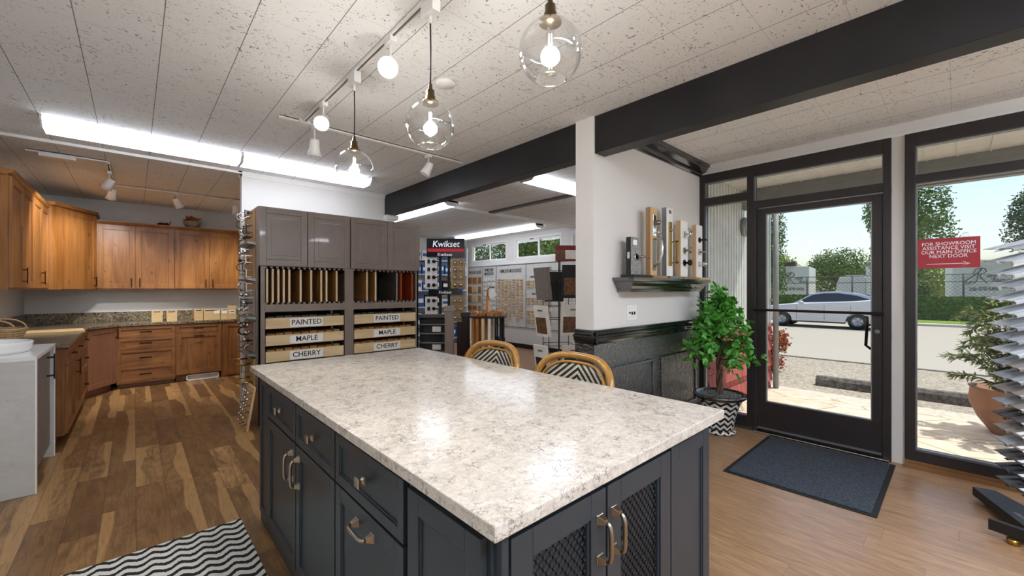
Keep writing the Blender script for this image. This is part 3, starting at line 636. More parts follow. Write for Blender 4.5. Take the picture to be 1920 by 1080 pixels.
tree((50.6, 7.9, -.4), 6.2, 2.6, 6500, .22, 'bushy green tree behind the car roof, further off', 'leaf_tree', 2, 3.6)
tree((34.1, 9.6, -.4), 8.2, 1.3, 6000, .17, 'slim tall tree behind the grey downspout', 'leaf_tree', 3, 4.4)
tree((38.6, -3.3, -.4), 8.2, 1.8, 6000, .17, 'leafy tree at the right edge behind the sample tower', 'leaf_tree_dark', 4, 5.2)
tree((50.0, 2.2, -.4), 4.4, 2.4, 5000, .2, 'low yellow-green tree behind the red window sign', 'leaf_light', 5, 2.5)
tree((56.0, 14.2, -.4), 6.6, 2.6, 4000, .28, 'rounded tree right behind the left trailer', 'leaf_light', 6, 3.8)
def hedge(x, y0, y1, h, d, label, n, seed):
    t = thing('hedge', label, 'hedge', (x, (y0+y1)/2, -.3), 0, 'clipped hedges across the street')
    L = (y1-y0)/2; MB().box(-d/2+.08, d/2-.08, -L+.05, L-.05, 0, h-.08).build('hedge_core', 'leaf_hedge', t)
    rnd = random.Random(seed); b = MB()
    for i in range(n):
        top = rnd.random() < .35
        p = Vector((rnd.uniform(-d/2, d/2), rnd.uniform(-L, L), h-.06+rnd.uniform(-.02, .06))) if top else Vector((-d/2+rnd.uniform(-.04, .06), rnd.uniform(-L, L), rnd.uniform(0, h)))
        b.leaf(p, (rnd.gauss(-.5, .6), rnd.gauss(0, 1), rnd.gauss(.3, .8)), (0, 0, 1) if top else (-1, 0, 0), .13, .09)
    b.build('hedge_leaves', 'leaf_hedge', t)
hedge(32.2, 5.0, 14, 1.28, .9, 'clipped green hedge behind the parked car', 5200, 11)
hedge(32.2, -5.5, 2.6, 1.22, 1.0, 'clipped green hedge beyond the right shop window', 6500, 12)
hedge(38.5, 1.2, 4.0, 2.0, .8, 'shorter dark hedge beside the right trailer', 900, 13)
def shrub(name, loc, r, n, L, W, mat, label, cat, seed):
    t = thing(name, label, cat, loc, 0); MB().tube([(0, 0, 0), (0, 0, r[2])], .02, 6).build('stem', 'bark', t)
    crown(MB(), (0, 0, r[2]), r, n, L, W, seed, 8).build('foliage', mat, t); return t
shrub('shrub', (8.6, 2.32, -.12), (.28, .28, .38), 1200, .05, .03, 'autumn', 'small rust-red shrub outside by the grey downspout', 'shrub', 21)
# potted bush on the sidewalk
t = thing('outdoor_planter', 'large round terracotta planter on the flagstones outside', 'planter', (6.18, -.36, -.02), 0)
MB().lathe([(0, 0), (.15, 0), (.24, .14), (.30, .30), (.285, .42), (.30, .44), (.27, .44), (.25, .38), (0, .38)], n=36).build('pot', 'terracotta', t)
t = thing('outdoor_bush', 'feathery green bush growing in the terracotta planter', 'bush', (6.18, -.36, .36), 0)
b = MB(); rnd = random.Random(5)
for k in range(52):
    a = rnd.uniform(0, 2*PI); R_ = rnd.uniform(.12, .46); H_ = rnd.uniform(.15, 1.0)
    pts = [Vector((0, 0, 0)), Vector((math.cos(a)*R_*.3, math.sin(a)*R_*.3, H_*.6)), Vector((math.cos(a)*R_*.75, math.sin(a)*R_*.75, H_)), Vector((math.cos(a)*R_*1.1, math.sin(a)*R_*1.1, H_*.86))]
    b.k = 1; b.tube(pts, [.008, .006, .004, .002], 5); b.k = 0
    for j in range(120):
        q = rnd.uniform(.3, 3); i = min(2, int(q)); p = pts[i].lerp(pts[i+1], q-i)
        b.leaf(p, (math.cos(a)+rnd.gauss(0, .7), math.sin(a)+rnd.gauss(0, .7), rnd.gauss(-.25, .5)), (0, 0, 1), .075, .016)
b.build('foliage', ['leaf_bush', 'bark'], t)
# trailers and fence across the street
def trailer(A, Bq, C, z0, z1, label, flip):
    """A-B the lettered face seen from the shop, B-C its side"""
    A, Bq, C = Vector(A), Vector(Bq), Vector(C); t = thing('trailer', label, 'trailer', (Bq.x, Bq.y, -.3), None, 'box trailers behind the fence')
    D = A+(C-Bq)
    MB().prism([(A.x, A.y), (Bq.x, Bq.y), (C.x, C.y), (D.x, D.y)], z0, z1).build('box_body', 'trailer_white', t)
    n = (Bq-A).cross(VZ).normalized(); n = -n if n.x > 0 else n
    U = (Bq-A).normalized(); M = frame(A+VZ*0, U, n)
    w = (Bq-A).length; hh = z1-z0
    e = MB(M)
    for q in ((0, w, z1-.08, z1), (0, .06, z0+.08, z1-.08), (w-.06, w, z0+.08, z1-.08), (0, w, z0, z0+.08)): e.box(q[0], q[1], 0, .03, q[2], q[3])
    e.build('edge_trim', 'trailer_side', t)
    # flourished capital and lines of small script, then a phone number
    mid = w*.52; zc = z1-hh*.38; b = MB(M)
    def cv(pts, r, m=10):
        pts = [Vector((p[0], .045, p[1])) for p in pts]; out = []
        for i in range(len(pts)-1):
            p0, p1, p2, p3 = pts[max(i-1, 0)], pts[i], pts[i+1], pts[min(i+2, len(pts)-1)]
            for k in range(m):
                s_ = k/m; out.append(.5*((2*p1)+(p2-p0)*s_+(2*p0-5*p1+4*p2-p3)*s_*s_+(3*p1-p0-3*p2+p3)*s_**3))
        out.append(pts[-1]); b.tube(out, r, 5)
    s = hh*.30; o = mid-.38*s
    cv([(o-.5*s, zc-.35*s), (o-.75*s, zc-.5*s), (o-.9*s, zc-.3*s), (o-.5*s, zc+.0*s), (o+.1*s, zc+.45*s), (o+.2*s, zc+.62*s), (o+.0*s, zc+.3*s), (o-.15*s, zc-.3*s), (o-.4*s, zc-.45*s)], .022)
    cv([(o-.35*s, zc+.25*s), (o-.15*s, zc+.58*s), (o+.35*s, zc+.66*s), (o+.5*s, zc+.4*s), (o+.1*s, zc+.1*s), (o+.35*s, zc-.2*s), (o+.6*s, zc-.42*s)], .022)
    b.build('logo_capital', 'fence_dark', t)
    text('logo_lettering', 'oyal\n   Restrooms', hh*.13, frame(M @ Vector((o+.55*s, .035, zc-.02)), U, n), 'fence_dark', t, 'LEFT', shear=.3)
    text('phone_number', '206-878-5406', hh*.11, frame(M @ Vector((mid, .035, zc-hh*.26)), U, n), 'fence_dark', t)
    b = MB()
    for f_ in (.2, .8):
        p = A.lerp(Bq, f_)+(C-Bq)*.1; MB().cyl(p+VZ*(-.3-p.z), p+VZ*(z0-p.z), .06).build('jack_leg', 'fence_dark', t)
    return t
trailer((39.1, 10.3, 0), (41.1, 8.38, 0), (46.5, 8.97, 0), .35, 3.3, 'white box trailer with a script logo seen through the glass door', 0)
trailer((38.1, .28, 0), (40.6, -2.3, 0), (45, -1.93, 0), .35, 3.25, 'white box trailer with a script logo seen through the right window', 0)
b = MB(); b.box(39.5, 40.1, 9.0, 9.9, 3.3, 3.62); b.build('roof_unit', 'fence_dark', None); tag(bpy.data.objects['roof_unit'], 'dark air unit sitting on the left trailer roof', 'air unit')
t = thing('storage_tank', 'low white rounded tank behind the fence by the car roof', 'tank', (43.5, 6.0, -.3))
MB().prism([(5.05, 0), (6.9, 0), (6.9, 1.9), (6.7, 2.4), (6.2, 2.55), (5.3, 2.55), (5.05, 2.3)], 43.2, 45.5, 0).build('tank_body', 'tank_white', t)
MB().box(43.1, 43.2, 5.2, 6.7, 2.3, 2.36).build('tank_rim', 'trailer_side', t)
t = thing('storage_shed', 'white block shed partly hidden by the tall street tree', 'shed', (44, 4.2, -.3))
MB().box(43, 46, 3.2, 5.0, -.3, 3.3).build('shed_wall', 'trailer_side', t); MB().box(42.95, 46.1, 3.1, 5.1, 3.3, 3.42).build('shed_roof', 'fascia_grey', t)
t = thing('chain_link_fence', 'chain-link fence with dark rails running behind the hedge', 'fence', (36.7, 3, -.3))
y = -8
while y < 18: MB().cyl((36.7, y, -.3), (36.7, y, 2.35), .045, n=8).build('fence_post', 'fence_dark', t); y += 2.6
for z in (2.3, 1.85): MB().cyl((36.7, -8, z), (36.7, 17.2, z), .025, n=6).build('fence_rail', 'fence_dark', t)
b = MB(); z0, z1 = -.1, 2.3; k = -8.
while k < 17: b.add([(36.7, k, z0), (36.7, k+.016, z0), (36.7, min(k+2.4, 17.2)+.016, z1), (36.7, min(k+2.4, 17.2), z1)], [(0, 1, 2, 3)]); b.add([(36.72, k, z1), (36.72, k+.016, z1), (36.72, min(k+2.4, 17.2)+.016, z0), (36.72, min(k+2.4, 17.2), z0)], [(0, 1, 2, 3)]); k += .22
tag(b.build('wire_netting', 'fence_dark', t), kind='stuff')
# trees seen through the clerestory windows
for i, (loc, h, r) in enumerate((((12.5, 12.6, -.4), 6.2, 2.0), ((12.0, 16.5, -.4), 6.5, 2.0), ((16, 14.2, -.4), 6.0, 1.6))):
    tree(loc, h, r, 9000, .12, ('leafy tree outside the middle clerestory window', 'leafy tree outside the clerestory window nearest the corner', 'leafy tree further off outside the clerestory windows')[i], 'leaf_tree', 31+i, h*.6)
# ================================================================ LAMPS
def tube_fixture(c, L, axis, label, group=None, wrap=.21, n=1, h=.075, em='tube_light'):
    """wraparound fluorescent fixture against the ceiling; c = centre in x,y"""
    t = thing('fluorescent_light', label, 'ceiling light', (c[0], c[1], ZC-.001), 0 if axis == 'x' else PI/2, group)
    MB().box(-L/2, L/2, -wrap/2+.01, wrap/2-.01, -.022, 0).build('housing', 'white_metal', t)
    k = 1 if L < 1.5 else 2; seg = L/k
    for i in range(k):
        a = -L/2+i*seg+.012; b_ = -L/2+(i+1)*seg-.012
        MB().prism([(-wrap/2, -.022), (-wrap/2, -.035), (-wrap/2+.05, -h), (wrap/2-.05, -h), (wrap/2, -.035), (wrap/2, -.022)], a, b_, 0).build('diffuser', em, t)
    b = MB(); q = [(-wrap/2-.004, 0), (-wrap/2-.004, -.037), (-wrap/2+.048, -h-.004), (wrap/2-.048, -h-.004), (wrap/2+.004, -.037), (wrap/2+.004, 0)]
    for e in (-1, 1): MB().prism(q, min(e*L/2, e*(L/2-.012)), max(e*L/2, e*(L/2-.012)), 0).build('end_cap', 'white_plastic', t)
    if k == 2: MB().prism(q, -.012, .012, 0).build('joint_band', 'white_plastic', t)
    return t
tube_fixture((.76, 4.76), 2.56, 'x', 'long double fluorescent light in front of the grey sample cabinet', wrap=.28, h=.085)
tube_fixture((3.44, 6.0), 1.9, 'y', 'fluorescent light tucked right behind the far end of the black beam', wrap=.24)
tube_fixture((5.95, 7.05), 2.8, 'y', 'long fluorescent light running along the clerestory windows', wrap=.22)
tube_fixture((4.5, 3.33), 2.44, 'x', 'fluorescent light partly hidden by the top of the white pillar', wrap=.26)
# unseen fluorescent fixtures added behind the camera as fill light for the room
tube_fixture((.9, -1.1), 2.5, 'x', 'added unseen fill light shaped as a double fluorescent, behind the near end of the island', wrap=.28, em='tube_fill_light')
tube_fixture((3.5, -1.6), 1.3, 'x', 'added unseen fill light shaped as a short fluorescent, next to the shop front', wrap=.28, em='tube_fill_light')

def track(pts, label, z=ZC, w=.034):
    t = thing('lighting_track', label, 'track', (pts[0][0], pts[0][1], z))
    for (a, b_) in zip(pts[:-1], pts[1:]):
        a, b_ = Vector((*a, z)), Vector((*b_, z)); d = (b_-a).normalized(); s = d.cross(VZ)*w/2; L = (b_-a).length
        M = frame(a, d, d.cross(VZ)); m = MB(M); m.box(0, L, -w/2, -w*.18, -.02, 0).box(0, L, w*.18, w/2, -.02, 0).box(0, L, -w/2, w/2, -.006, 0).box(-.004, 0, -w/2, w/2, -.021, 0).box(L, L+.004, -w/2, w/2, -.021, 0)
        m.k = 1; m.box(.02, L-.02, -w*.18, w*.18, -.009, -.0055); m.build('track_rail', ['white_metal', 'taupe_dark'], t)
    return t
tk = track([(.975, -.6), (.965, 3.43)], 'white lighting track over the island that carries the pendants')
tk2 = track([(.80, 3.45), (2.47, 3.45)], 'white cross track at the far end of the pendant track')
MB().box(.93, 1.01, 3.41, 3.49, 2.655, ZC).build('track_connector', 'white_plastic', tk2)
tk3 = track([(-.74, 5.86), (-.2, 5.86)], 'short white track over the kitchen counters next to the left wall cabinets')
MB().box(-.66, -.42, 5.81, 5.90, 2.625, 2.665).build('feed_box', 'white_plastic', tk3)
track([(-.2, 5.9), (-.2, 7.05)], 'white track running toward the kitchen back wall'); track([(-.18, 7.1), (2.2, 7.1)], 'long white track in front of the kitchen back wall cabinets')

def spot(loc, aim, label, lit=True, kind='bell', drop=.09, pw=None):
    t = thing('track_spotlight', label, 'spotlight', loc, None, 'white track spotlights')
    x, y, z = loc
    MB().box(x-.018, x+.018, y-.035, y+.035, z-.045, z-.018).build('track_adapter', 'white_plastic', t)
    MB().cyl((x, y, z-.045), (x, y, z-.045-drop), .007, n=8).build('stem', 'white_metal', t)
    p = Vector((x, y, z-.05-drop)); d = Vector(aim).normalized()
    prof = [(.0, -.05), (.032, -.05), (.036, -.03), (.040, .02), (.052, .075), (.048, .075), (.036, .02), (.0, .02)]
    MB().lathe(prof, p, d, 20).build('lamp_head', 'white_gloss', t)
    if lit:
        q = p+d*.03; MB().lathe([(0, .045), (.025, .042), (.040, .03), (.040, .015), (0, .01)], q, d, 16).build('bulb', 'bulb_glow', t)
        l = bpy.data.lights.new('spot_lamp', 'SPOT'); l.energy = pw or (SPOT if x > .9 and y < 4 else 24); l.spot_size = math.radians(110); l.spot_blend = .6; l.shadow_soft_size = .05; l.color = (1, .96, .90)
        o = bpy.data.objects.new('spot_lamp', l); COL.objects.link(o); o.parent = t; o.location = q+d*.07-Vector(loc); o.rotation_euler = (-d).to_track_quat('Z', 'Y').to_euler()
    else: MB().lathe([(0, .06), (.036, .056), (.036, .05), (0, .05)], p, d, 16).build('bulb', 'label_white', t)
    return t
spot((.97, 1.98, ZC), (-.55, -.75, -.45), 'lit track spotlight between the middle and near pendants', True, drop=.12)
spot((.965, 2.98, ZC), (-.35, -.6, -.5), 'lit track spotlight beyond the far pendant at the end of the track', True)
spot((1.05, 3.45, ZC), (.05, .3, -1), 'unlit white spotlight hanging just below the end of the pendant track', False, drop=.12)
spot((2.08, 3.45, ZC), (-.35, .2, -.8), 'unlit white spotlight on the cross track close to the black beam', False)
spot((-.2, 6.30, ZC), (-.35, .45, -.55), 'brightest spotlight above the kitchen corner, aimed at the cabinets', True, pw=34)
spot((-.2, 6.95, ZC), (-.15, .5, -.8), 'spotlight just below the brightest one in the kitchen', True)
spot((.42, 7.1, ZC), (.45, .3, -.8), 'spotlight over the double cabinet on the kitchen back wall', True)
spot((1.08, 7.1, ZC), (.1, .3, -1), 'spotlight over the right end of the kitchen back wall cabinets', True)

def pendant(loc, zc, r, label, big):
    x, y = loc; t = thing('pendant_lamp', label, 'pendant lamp', (x, y, ZC), None, 'clear glass globe pendants over the island')
    MB().box(x-.02, x+.02, y-.05, y+.05, ZC-.085, ZC-.018).cyl((x, y, ZC-.085), (x, y, ZC-.12), .008, n=8).build('track_adapter', 'white_plastic', t)
    top = zc+r*.96
    MB().tube([(x, y, ZC-.115), (x+.002, y, (ZC+top)/2), (x, y, top+.075)], .0035, 8).build('cord', 'cord', t)
    MB().lathe([(0, .085), (.008, .085), (.010, .06), (.018, .056), (.019, .03), (.022, .028), (.022, .012), (.036, .006), (.038, -.004), (0, -.004)], (x, y, top-.003), VZ, 20).build('socket', 'aged_brass', t)
    a0, a1 = math.radians(18), math.radians(150); pr = []
    for i in range(25): a = a0+(a1-a0)*i/24; pr.append((r*math.sin(a), r*math.cos(a)))
    pr2 = [(q[0]-.0025 if q[0] > .004 else q[0], q[1]*(1-.0025/r)) for q in pr[::-1]]
    MB().lathe(pr+[(pr[-1][0]-.001, pr[-1][1]-.003)]+pr2+[pr[0]], (x, y, zc), VZ, 40).build('glass_globe', 'clear_glass', t)
    bb = MB().lathe([(0, .02), (.012, .0), (.013, -.02), (.0155, -.04), (.0155, -.105), (.010, -.125), (0, -.13)], (x, y, top-.01), VZ, 16).build('bulb', 'clear_glass', t)
    m = MB(); z0 = top-.045
    for k in range(4):
        a = k*PI/2; m.tube([(x+.006*math.cos(a), y+.006*math.sin(a), z0), (x+.007*math.cos(a+.4), y+.007*math.sin(a+.4), z0-.07)], .0013, 5)
    m.build('filament', 'filament', bb)
    l = bpy.data.lights.new('pendant_glow', 'POINT'); l.energy = big; l.shadow_soft_size = .03; l.color = (1, .97, .92)
    o = bpy.data.objects.new('pendant_glow', l); COL.objects.link(o); o.parent = t; o.location = (0, 0, z0-.04-ZC)
    return t
pendant((.97, 2.45), 2.10, .108, 'farthest of the three clear glass globe pendants', 4)
pendant((.975, 1.60), 2.105, .107, 'middle one of the three clear glass globe pendants', 4)
pendant((1.03, .93), 2.17, .107, 'nearest of the three clear glass globe pendants, brightly lit at the top', 4.5)
t = thing('smoke_detector', 'round flat white ceiling disc behind the middle pendant', 'ceiling disc', (1.45, 2.2, ZC))
MB().lathe([(0, 0), (.062, 0), (.062, -.008), (.055, -.018), (0, -.02)], (1.45, 2.2, ZC), VZ, 28).build('cover', 'white_plastic', t)
# ================================================================ KITCHEN ON THE LEFT
def barpull(M, u, z, L, vert=True, out=.035, parent=None, mat='dark_bronze', n0=.02, w=.010, flat=.017):
    b = MB(M); h = L/2
    if vert: b.box(u-w/2, u+w/2, n0+out-.008, n0+out, z-h, z+h); [b.box(u-w/2, u+w/2, n0, n0+out, z+s*h*.72-w/2, z+s*h*.72+w/2) for s in (-1, 1)]
    else: b.box(u-h, u+h, n0+out-.008, n0+out, z-flat/2, z+flat/2); [b.box(u+s*h*.72-w/2, u+s*h*.72+w/2, n0, n0+out, z-w/2, z+w/2) for s in (-1, 1)]
    return b.build('handle', mat, parent, bevel=.001)
def cab(name, label, cat, O, U, N, w, z0, z1, d, fronts, mat, group=None, toe=0, toed=.07):
    """fronts: (kind, u0, u1, z0, z1, handle) handle = (u, z, L, vertical) or None. Doors overlay the body"""
    O = Vector(O); U = Vector(U).normalized(); N = Vector(N).normalized()
    t = thing(name, label, cat, (O.x, O.y, z0), None, group); M = frame((O.x, O.y, 0), U, N)
    MB(M).box(.001, w-.001, -d, 0, z0+toe, z1).build('body', mat, t)
    if toe: MB(M).box(.01, w-.01, -d, -toed, z0, z0+toe).build('toe_kick', mat, t)
    for kd, u0, u1, a, c, h in fronts:
        g = .0018; e = MB(M).door(u0+g, u1-g, a+g, c-g, 0, .02, .062 if kd == 'door' else .042, .011).build(kd, mat, t, bevel=.0015)
        if h: barpull(M, *h, parent=e)
    return t
# --- back wall, base units (face y = 7.8)
Yb = 7.8
cab('base_cabinet', 'knotty wood four-drawer base cabinet on the kitchen back wall', 'cabinet', (-.182, Yb, 0), VX, -VY, .628, 0, .862, .68,
    [('drawer', 0, .628, .695, .855, (.30, .775, .13, False)), ('drawer', 0, .628, .535, .695, (.30, .617, .13, False)), ('drawer', 0, .628, .30, .535, (.30, .415, .13, False)), ('drawer', 0, .628, .065, .30, (.30, .185, .13, False))], 'alder_h', 'kitchen base cabinets', .06)
cab('base_cabinet', 'knotty wood base cabinet with one drawer over a pull-out door above the floor vent', 'cabinet', (.446, Yb, 0), VX, -VY, .552, 0, .862, .68,
    [('drawer', 0, .552, .725, .855, (.27, .79, .12, False)), ('door', 0, .552, .11, .725, (.27, .675, .12, False))], 'alder_base', 'kitchen base cabinets', .10)
cab('base_cabinet', 'plain-door knotty wood base cabinet at the right end of the back wall', 'cabinet', (.998, Yb, 0), VX, -VY, .60, 0, .862, .68,
    [('door', .02, .58, .03, .855, None)], 'alder_base', 'kitchen base cabinets')
t = thing('floor_vent', 'white floor register grille in the cabinet toe kick', 'vent', (.74, 7.86, .045))
b = MB(); b.box(.57, .97, 7.80, 7.86, .005, .018).box(.57, .97, 7.80, 7.86, .078, .09).box(.57, .585, 7.80, 7.86, .005, .09).box(.955, .97, 7.80, 7.86, .005, .09); b.build('vent_frame', 'white_metal', t)
b = MB(); b.box(.585, .955, 7.845, 7.86, .018, .078); b.k = 1
for k in range(30): b.box(.588+k*.0123, .594+k*.0123, 7.815, 7.845, .018, .078)
b.build('grille', ['black_matte', 'white_metal'], t)
# corner unit with a slanted face
A, Bc = Vector((-.45, 7.35, 0)), Vector((-.182, 7.8, 0)); U = (Bc-A).normalized(); N = U.cross(VZ); w = (Bc-A).length
t = thing('corner_base_cabinet', 'pinkish knotty wood slanted corner base cabinet', 'cabinet', A, None, 'kitchen base cabinets')
MB().prism([(A.x, A.y), (Bc.x, Bc.y), (-.182, 8.48), (-1.08, 8.48), (-1.08, 7.35)], .09, .862).build('body', 'alder_pink', t)
MB().prism([(A.x-.06, A.y+.01), (Bc.x-.06, Bc.y+.04), (-.25, 8.4), (-1.08, 8.4), (-1.08, 7.4)], 0, .09).build('toe_kick', 'alder_pink', t)
M = frame(A, U, N); e = MB(M).door(.012, w-.012, .10, .855, 0, .02, .06, .008).build('door', 'alder_pink', t, bevel=.0015)
barpull(M, w-.05, .77, .13, True, parent=e)
# left run (face x = -.45)
XL = -.45
cab('base_cabinet', 'left-run base cabinet with two small drawers over a pair of doors', 'cabinet', (XL, 6.55, 0), -VY, VX, 1.25, 0, .862, .62,
    [('drawer', .02, .62, .70, .85, (.32, .78, .08, False)), ('drawer', .62, 1.23, .70, .85, (.92, .78, .08, False)), ('door', .02, .62, .10, .70, (.54, .60, .16, True)), ('door', .62, 1.23, .10, .70, None)], 'alder_base', 'kitchen base cabinets', .09)
cab('base_cabinet', 'left-run base cabinet with three stacked drawers beside the slanted corner', 'cabinet', (XL, 7.35, 0), -VY, VX, .80, 0, .862, .62,
    [('drawer', .01, .79, .70, .85, (.40, .78, .08, False)), ('drawer', .01, .79, .41, .70, (.40, .57, .08, False)), ('drawer', .01, .79, .10, .41, (.40, .26, .08, False))], 'alder_base', 'kitchen base cabinets', .09)
# granite worktop and backsplash
t = thing('kitchen_worktop', 'speckled brown granite worktop running round the kitchen corner', 'countertop', (-.4, 7.7, .862))
MB().prism([(-1.085, 5.26), (-.42, 5.26), (-.42, 7.33), (-.155, 7.765), (1.6, 7.765), (1.6, 8.49), (-1.085, 8.49)], .862, .90).build('slab', 'granite', t, bevel=.004)
t = thing('backsplash', 'low speckled granite backsplash along the kitchen walls', 'backsplash', (0, 8.47, .902))
MB().box(-1.06, 1.6, 8.46, 8.495, .902, 1.04).box(-1.085, -1.06, 5.3, 8.46, .902, 1.04).build('stone', 'granite', t)
MB().box(-1.06, 1.6, 8.465, 8.497, 1.04, 1.048).build('caulk_line', 'white_gloss', t)
# --- wall cabinets
Yu = 8.17
for i, (a, c, m, lab) in enumerate(((-.395, .453, .012, 'double-door knotty wood wall cabinet next to the corner one'), (.453, 1.291, .885, 'double-door knotty wood wall cabinet at the right end, under the glass bowl'))):
    t = cab('wall_cabinet', lab, 'cabinet', (a, Yu, 1.37), VX, -VY, c-a, 1.37, 2.31, .32,
        [('door', .005, m-a, 1.385, 2.29, (m-a-.045, 1.47, .13, True)), ('door', m-a, c-a-.005, 1.385, 2.29, (m-a+.045, 1.47, .13, True))], 'alder', 'kitchen wall cabinets')
    b = MB(); b.prism([(Yu-.02, 2.30), (Yu-.035, 2.335), (Yu-.035, 2.345), (Yu+.05, 2.345), (Yu+.05, 2.30)], a, c, 0); b.build('crown_rail', 'alder', t)
t = thing('corner_wall_cabinet', 'taller knotty wood slanted corner wall cabinet', 'cabinet', (-.6, 7.9, 1.37), None, 'kitchen wall cabinets')
A, Bc = Vector((-.74, 7.47, 0)), Vector((-.40, 8.12, 0)); U = (Bc-A).normalized(); N = U.cross(VZ); w = (Bc-A).length; M = frame(A, U, N)
MB().prism([(A.x, A.y), (Bc.x, Bc.y), (-.396, 8.49), (-1.08, 8.49), (-1.08, 7.47)], 1.37, 2.40).build('body', 'alder', t)
e = MB(M).door(.16, w-.005, 1.375, 2.38, 0, .02, .06, .008).build('door', 'alder', t, bevel=.0015); barpull(M, w-.06, 1.48, .13, True, parent=e)
b = MB(); o = .03; b.prism([(A.x+o, A.y-o-.01), (Bc.x+o, Bc.y-o-.03), (-.37, 8.49), (-1.08, 8.49), (-1.08, A.y-.04)], 2.40, 2.44); b.build('crown_rail', 'alder', t)
for i, (y0, y1) in enumerate(((6.45, 7.45), (5.4, 6.45))):
    W = y1-y0
    t = cab('wall_cabinet', 'double-door wood wall cabinet on the left wall, ' + ('farther one beside the corner' if i == 0 else 'nearer one beside the white framed panel'), 'cabinet', (-.78, y1, 1.37), -VY, VX, W, 1.37, 2.34, .30,
        [('door', .005, W/2, 1.385, 2.33, None), ('door', W/2, W-.005, 1.385, 2.33, (W/2+.08, 1.50, .15, True))], 'alder', 'kitchen wall cabinets')
    b = MB(); b.prism([(-.79, 2.335), (-.755, 2.355), (-.745, 2.385), (-.80, 2.385), (-1.08, 2.385), (-1.08, 2.34)], y0-(.02 if i else 0), y1, 1); b.build('crown_rail', 'alder', t)
t = thing('framed_panel', 'white-framed door sample standing in front of the left wall cabinets', 'sample panel', (-.93, 5.2, 1.45))
b = MB(frame((-1.08, 5.2, 0), VX, -VY)); b.box(0, .25, 0, .02, 1.45, 1.50).box(0, .25, 0, .02, 1.82, 1.87).box(.20, .25, 0, .02, 1.50, 1.82).box(0, .04, 0, .02, 1.50, 1.82); b.build('panel_frame', 'white_gloss', t, bevel=.003)
MB(frame((-1.08, 5.2, 0), VX, -VY)).box(.04, .20, .002, .012, 1.50, 1.82).build('panel_field', 'oak_box', t)
MB().box(-1.085, -1.07, 5.2, 5.40, 1.5, 1.8).build('bracket', 'steel_grey', t)
# things on top of the wall cabinets
t = thing('glass_bowl', 'patterned bowl of dried leaves on top of the wall cabinets', 'bowl', (.68, 8.26, 2.345))
MB().lathe([(0, 0), (.06, 0), (.10, .05), (.115, .11), (.10, .11), (.085, .06), (0, .03)], (.68, 8.26, 2.345), VZ, 24).build('bowl_body', 'basket_bowl', t)
b = MB(); rnd = random.Random(3)
for k in range(60): b.leaf((.68+rnd.uniform(-.07, .07), 8.26+rnd.uniform(-.06, .06), 2.43+rnd.uniform(0, .05)), (rnd.gauss(0, 1), rnd.gauss(0, 1), abs(rnd.gauss(.4, .4))), (0, 0, 1), .07, .05)
b.build('dried_leaves', 'autumn', t)
t = thing('dark_ornament', 'small dark ornament on top of the wall cabinets', 'ornament', (.33, 8.3, 2.345))
MB().ball((.31, 8.3, 2.375), .035, 10, (1.6, 1, .8)).ball((.37, 8.3, 2.385), .022, 10).build('ornament_body', 'espresso', t); MB().cyl((.39, 8.3, 2.36), (.42, 8.3, 2.43), .006, n=6).build('stem', 'espresso', t)
# sample boxes along the granite
for k, (x0, x1, z1, y, lab, tagc) in enumerate(((.183, .307, 1.06, 7.92, 'light wood sample box, the leftmost on the granite', None), (.350, .472, 1.055, 7.92, 'light wood sample box with a gap on both sides, second from the left', None), (.672, .782, 1.065, 7.9, 'light wood sample box with a dark cut-out on its top edge', None),
        (.79, 1.0, 1.06, 7.9, 'wide light wood sample box with one small white label', 'w'), (1.006, 1.10, 1.06, 7.9, 'narrow light wood sample box with a white label beside the tallest one', 'w'), (1.095, 1.205, 1.115, 7.86, 'tallest light wood sample box, with a dark-printed label', 'b'))):
    t = thing('sample_box', lab, 'sample box', ((x0+x1)/2, y, .90), None, 'wood sample boxes on the granite')
    b = MB(); D = .26 if k < 5 else .03; b.box(x0, x1, y, y+.012, .90, z1).box(x0, x0+.01, y+.012, y+D, .90, z1).box(x1-.01, x1, y+.012, y+D, .90, z1).box(x0, x1, y+.012, y+D, .90, .91); b.build('box_body', 'oak_box', t)
    MB().box(x0+.02 if k < 5 else x0+.01, x1-.02 if k in (2, 5) else x0+(x1-x0)*.8, y-.002, y, z1-.02, z1-.01).build('finger_pull', 'espresso' if k != 5 else 'oak_box', t)
    if tagc:
        c = x1-.045 if k == 3 else (x0+x1)/2
        MB().box(c-.035, c+.035, y-.002, y, .995, 1.04).build('paper_label', 'label_white', t)
        if tagc == 'b': MB().box(c-.024, c+.024, y-.003, y-.002, 1.01, 1.026).build('label_print', 'ink_black', t)
# wood samples on the near granite
t = thing('door_sample', 'flat wooden door sample lying on the granite in the corner', 'sample panel', (-.7, 6.7, .90), .1)
MB(frame((0, 0, 0), VX, VZ, VY)).door(-.28, .28, -.22, .22, 0, .02, .05, .007).build('panel', 'oak_box', t)
# --- marble waterfall cabinet, foreground left
t = thing('waterfall_cabinet', 'white marble waterfall cabinet with a grey door at the left edge', 'cabinet', (-.79, 4.65, 0))
MB().box(-1.08, -.487, 4.19, 4.21, 0, .895).build('side_slab', 'marble', t); MB().box(-1.08, -.487, 5.05, 5.07, 0, .895).build('side_slab', 'marble', t)
MB().box(-1.08, -.482, 4.187, 5.073, .895, .925).build('top_slab', 'white_gloss', t, bevel=.002)
MB().box(-.489, -.482, 4.187, 4.213, 0, .895).box(-.489, -.482, 5.047, 5.073, 0, .895).build('edge_strip', 'white_gloss', t)
MB().box(-1.08, -.53, 4.21, 5.05, .1, .895).build('body', 'taupe_dark', t)
M = frame((-.53, 5.05, 0), -VY, VX); e = MB(M).box(.003, .837, 0, .02, .10, .89).build('door', 'grain_grey', t)
barpull(M, .17, .76, .20, True, .045, e, 'black_matte', .02, .014)
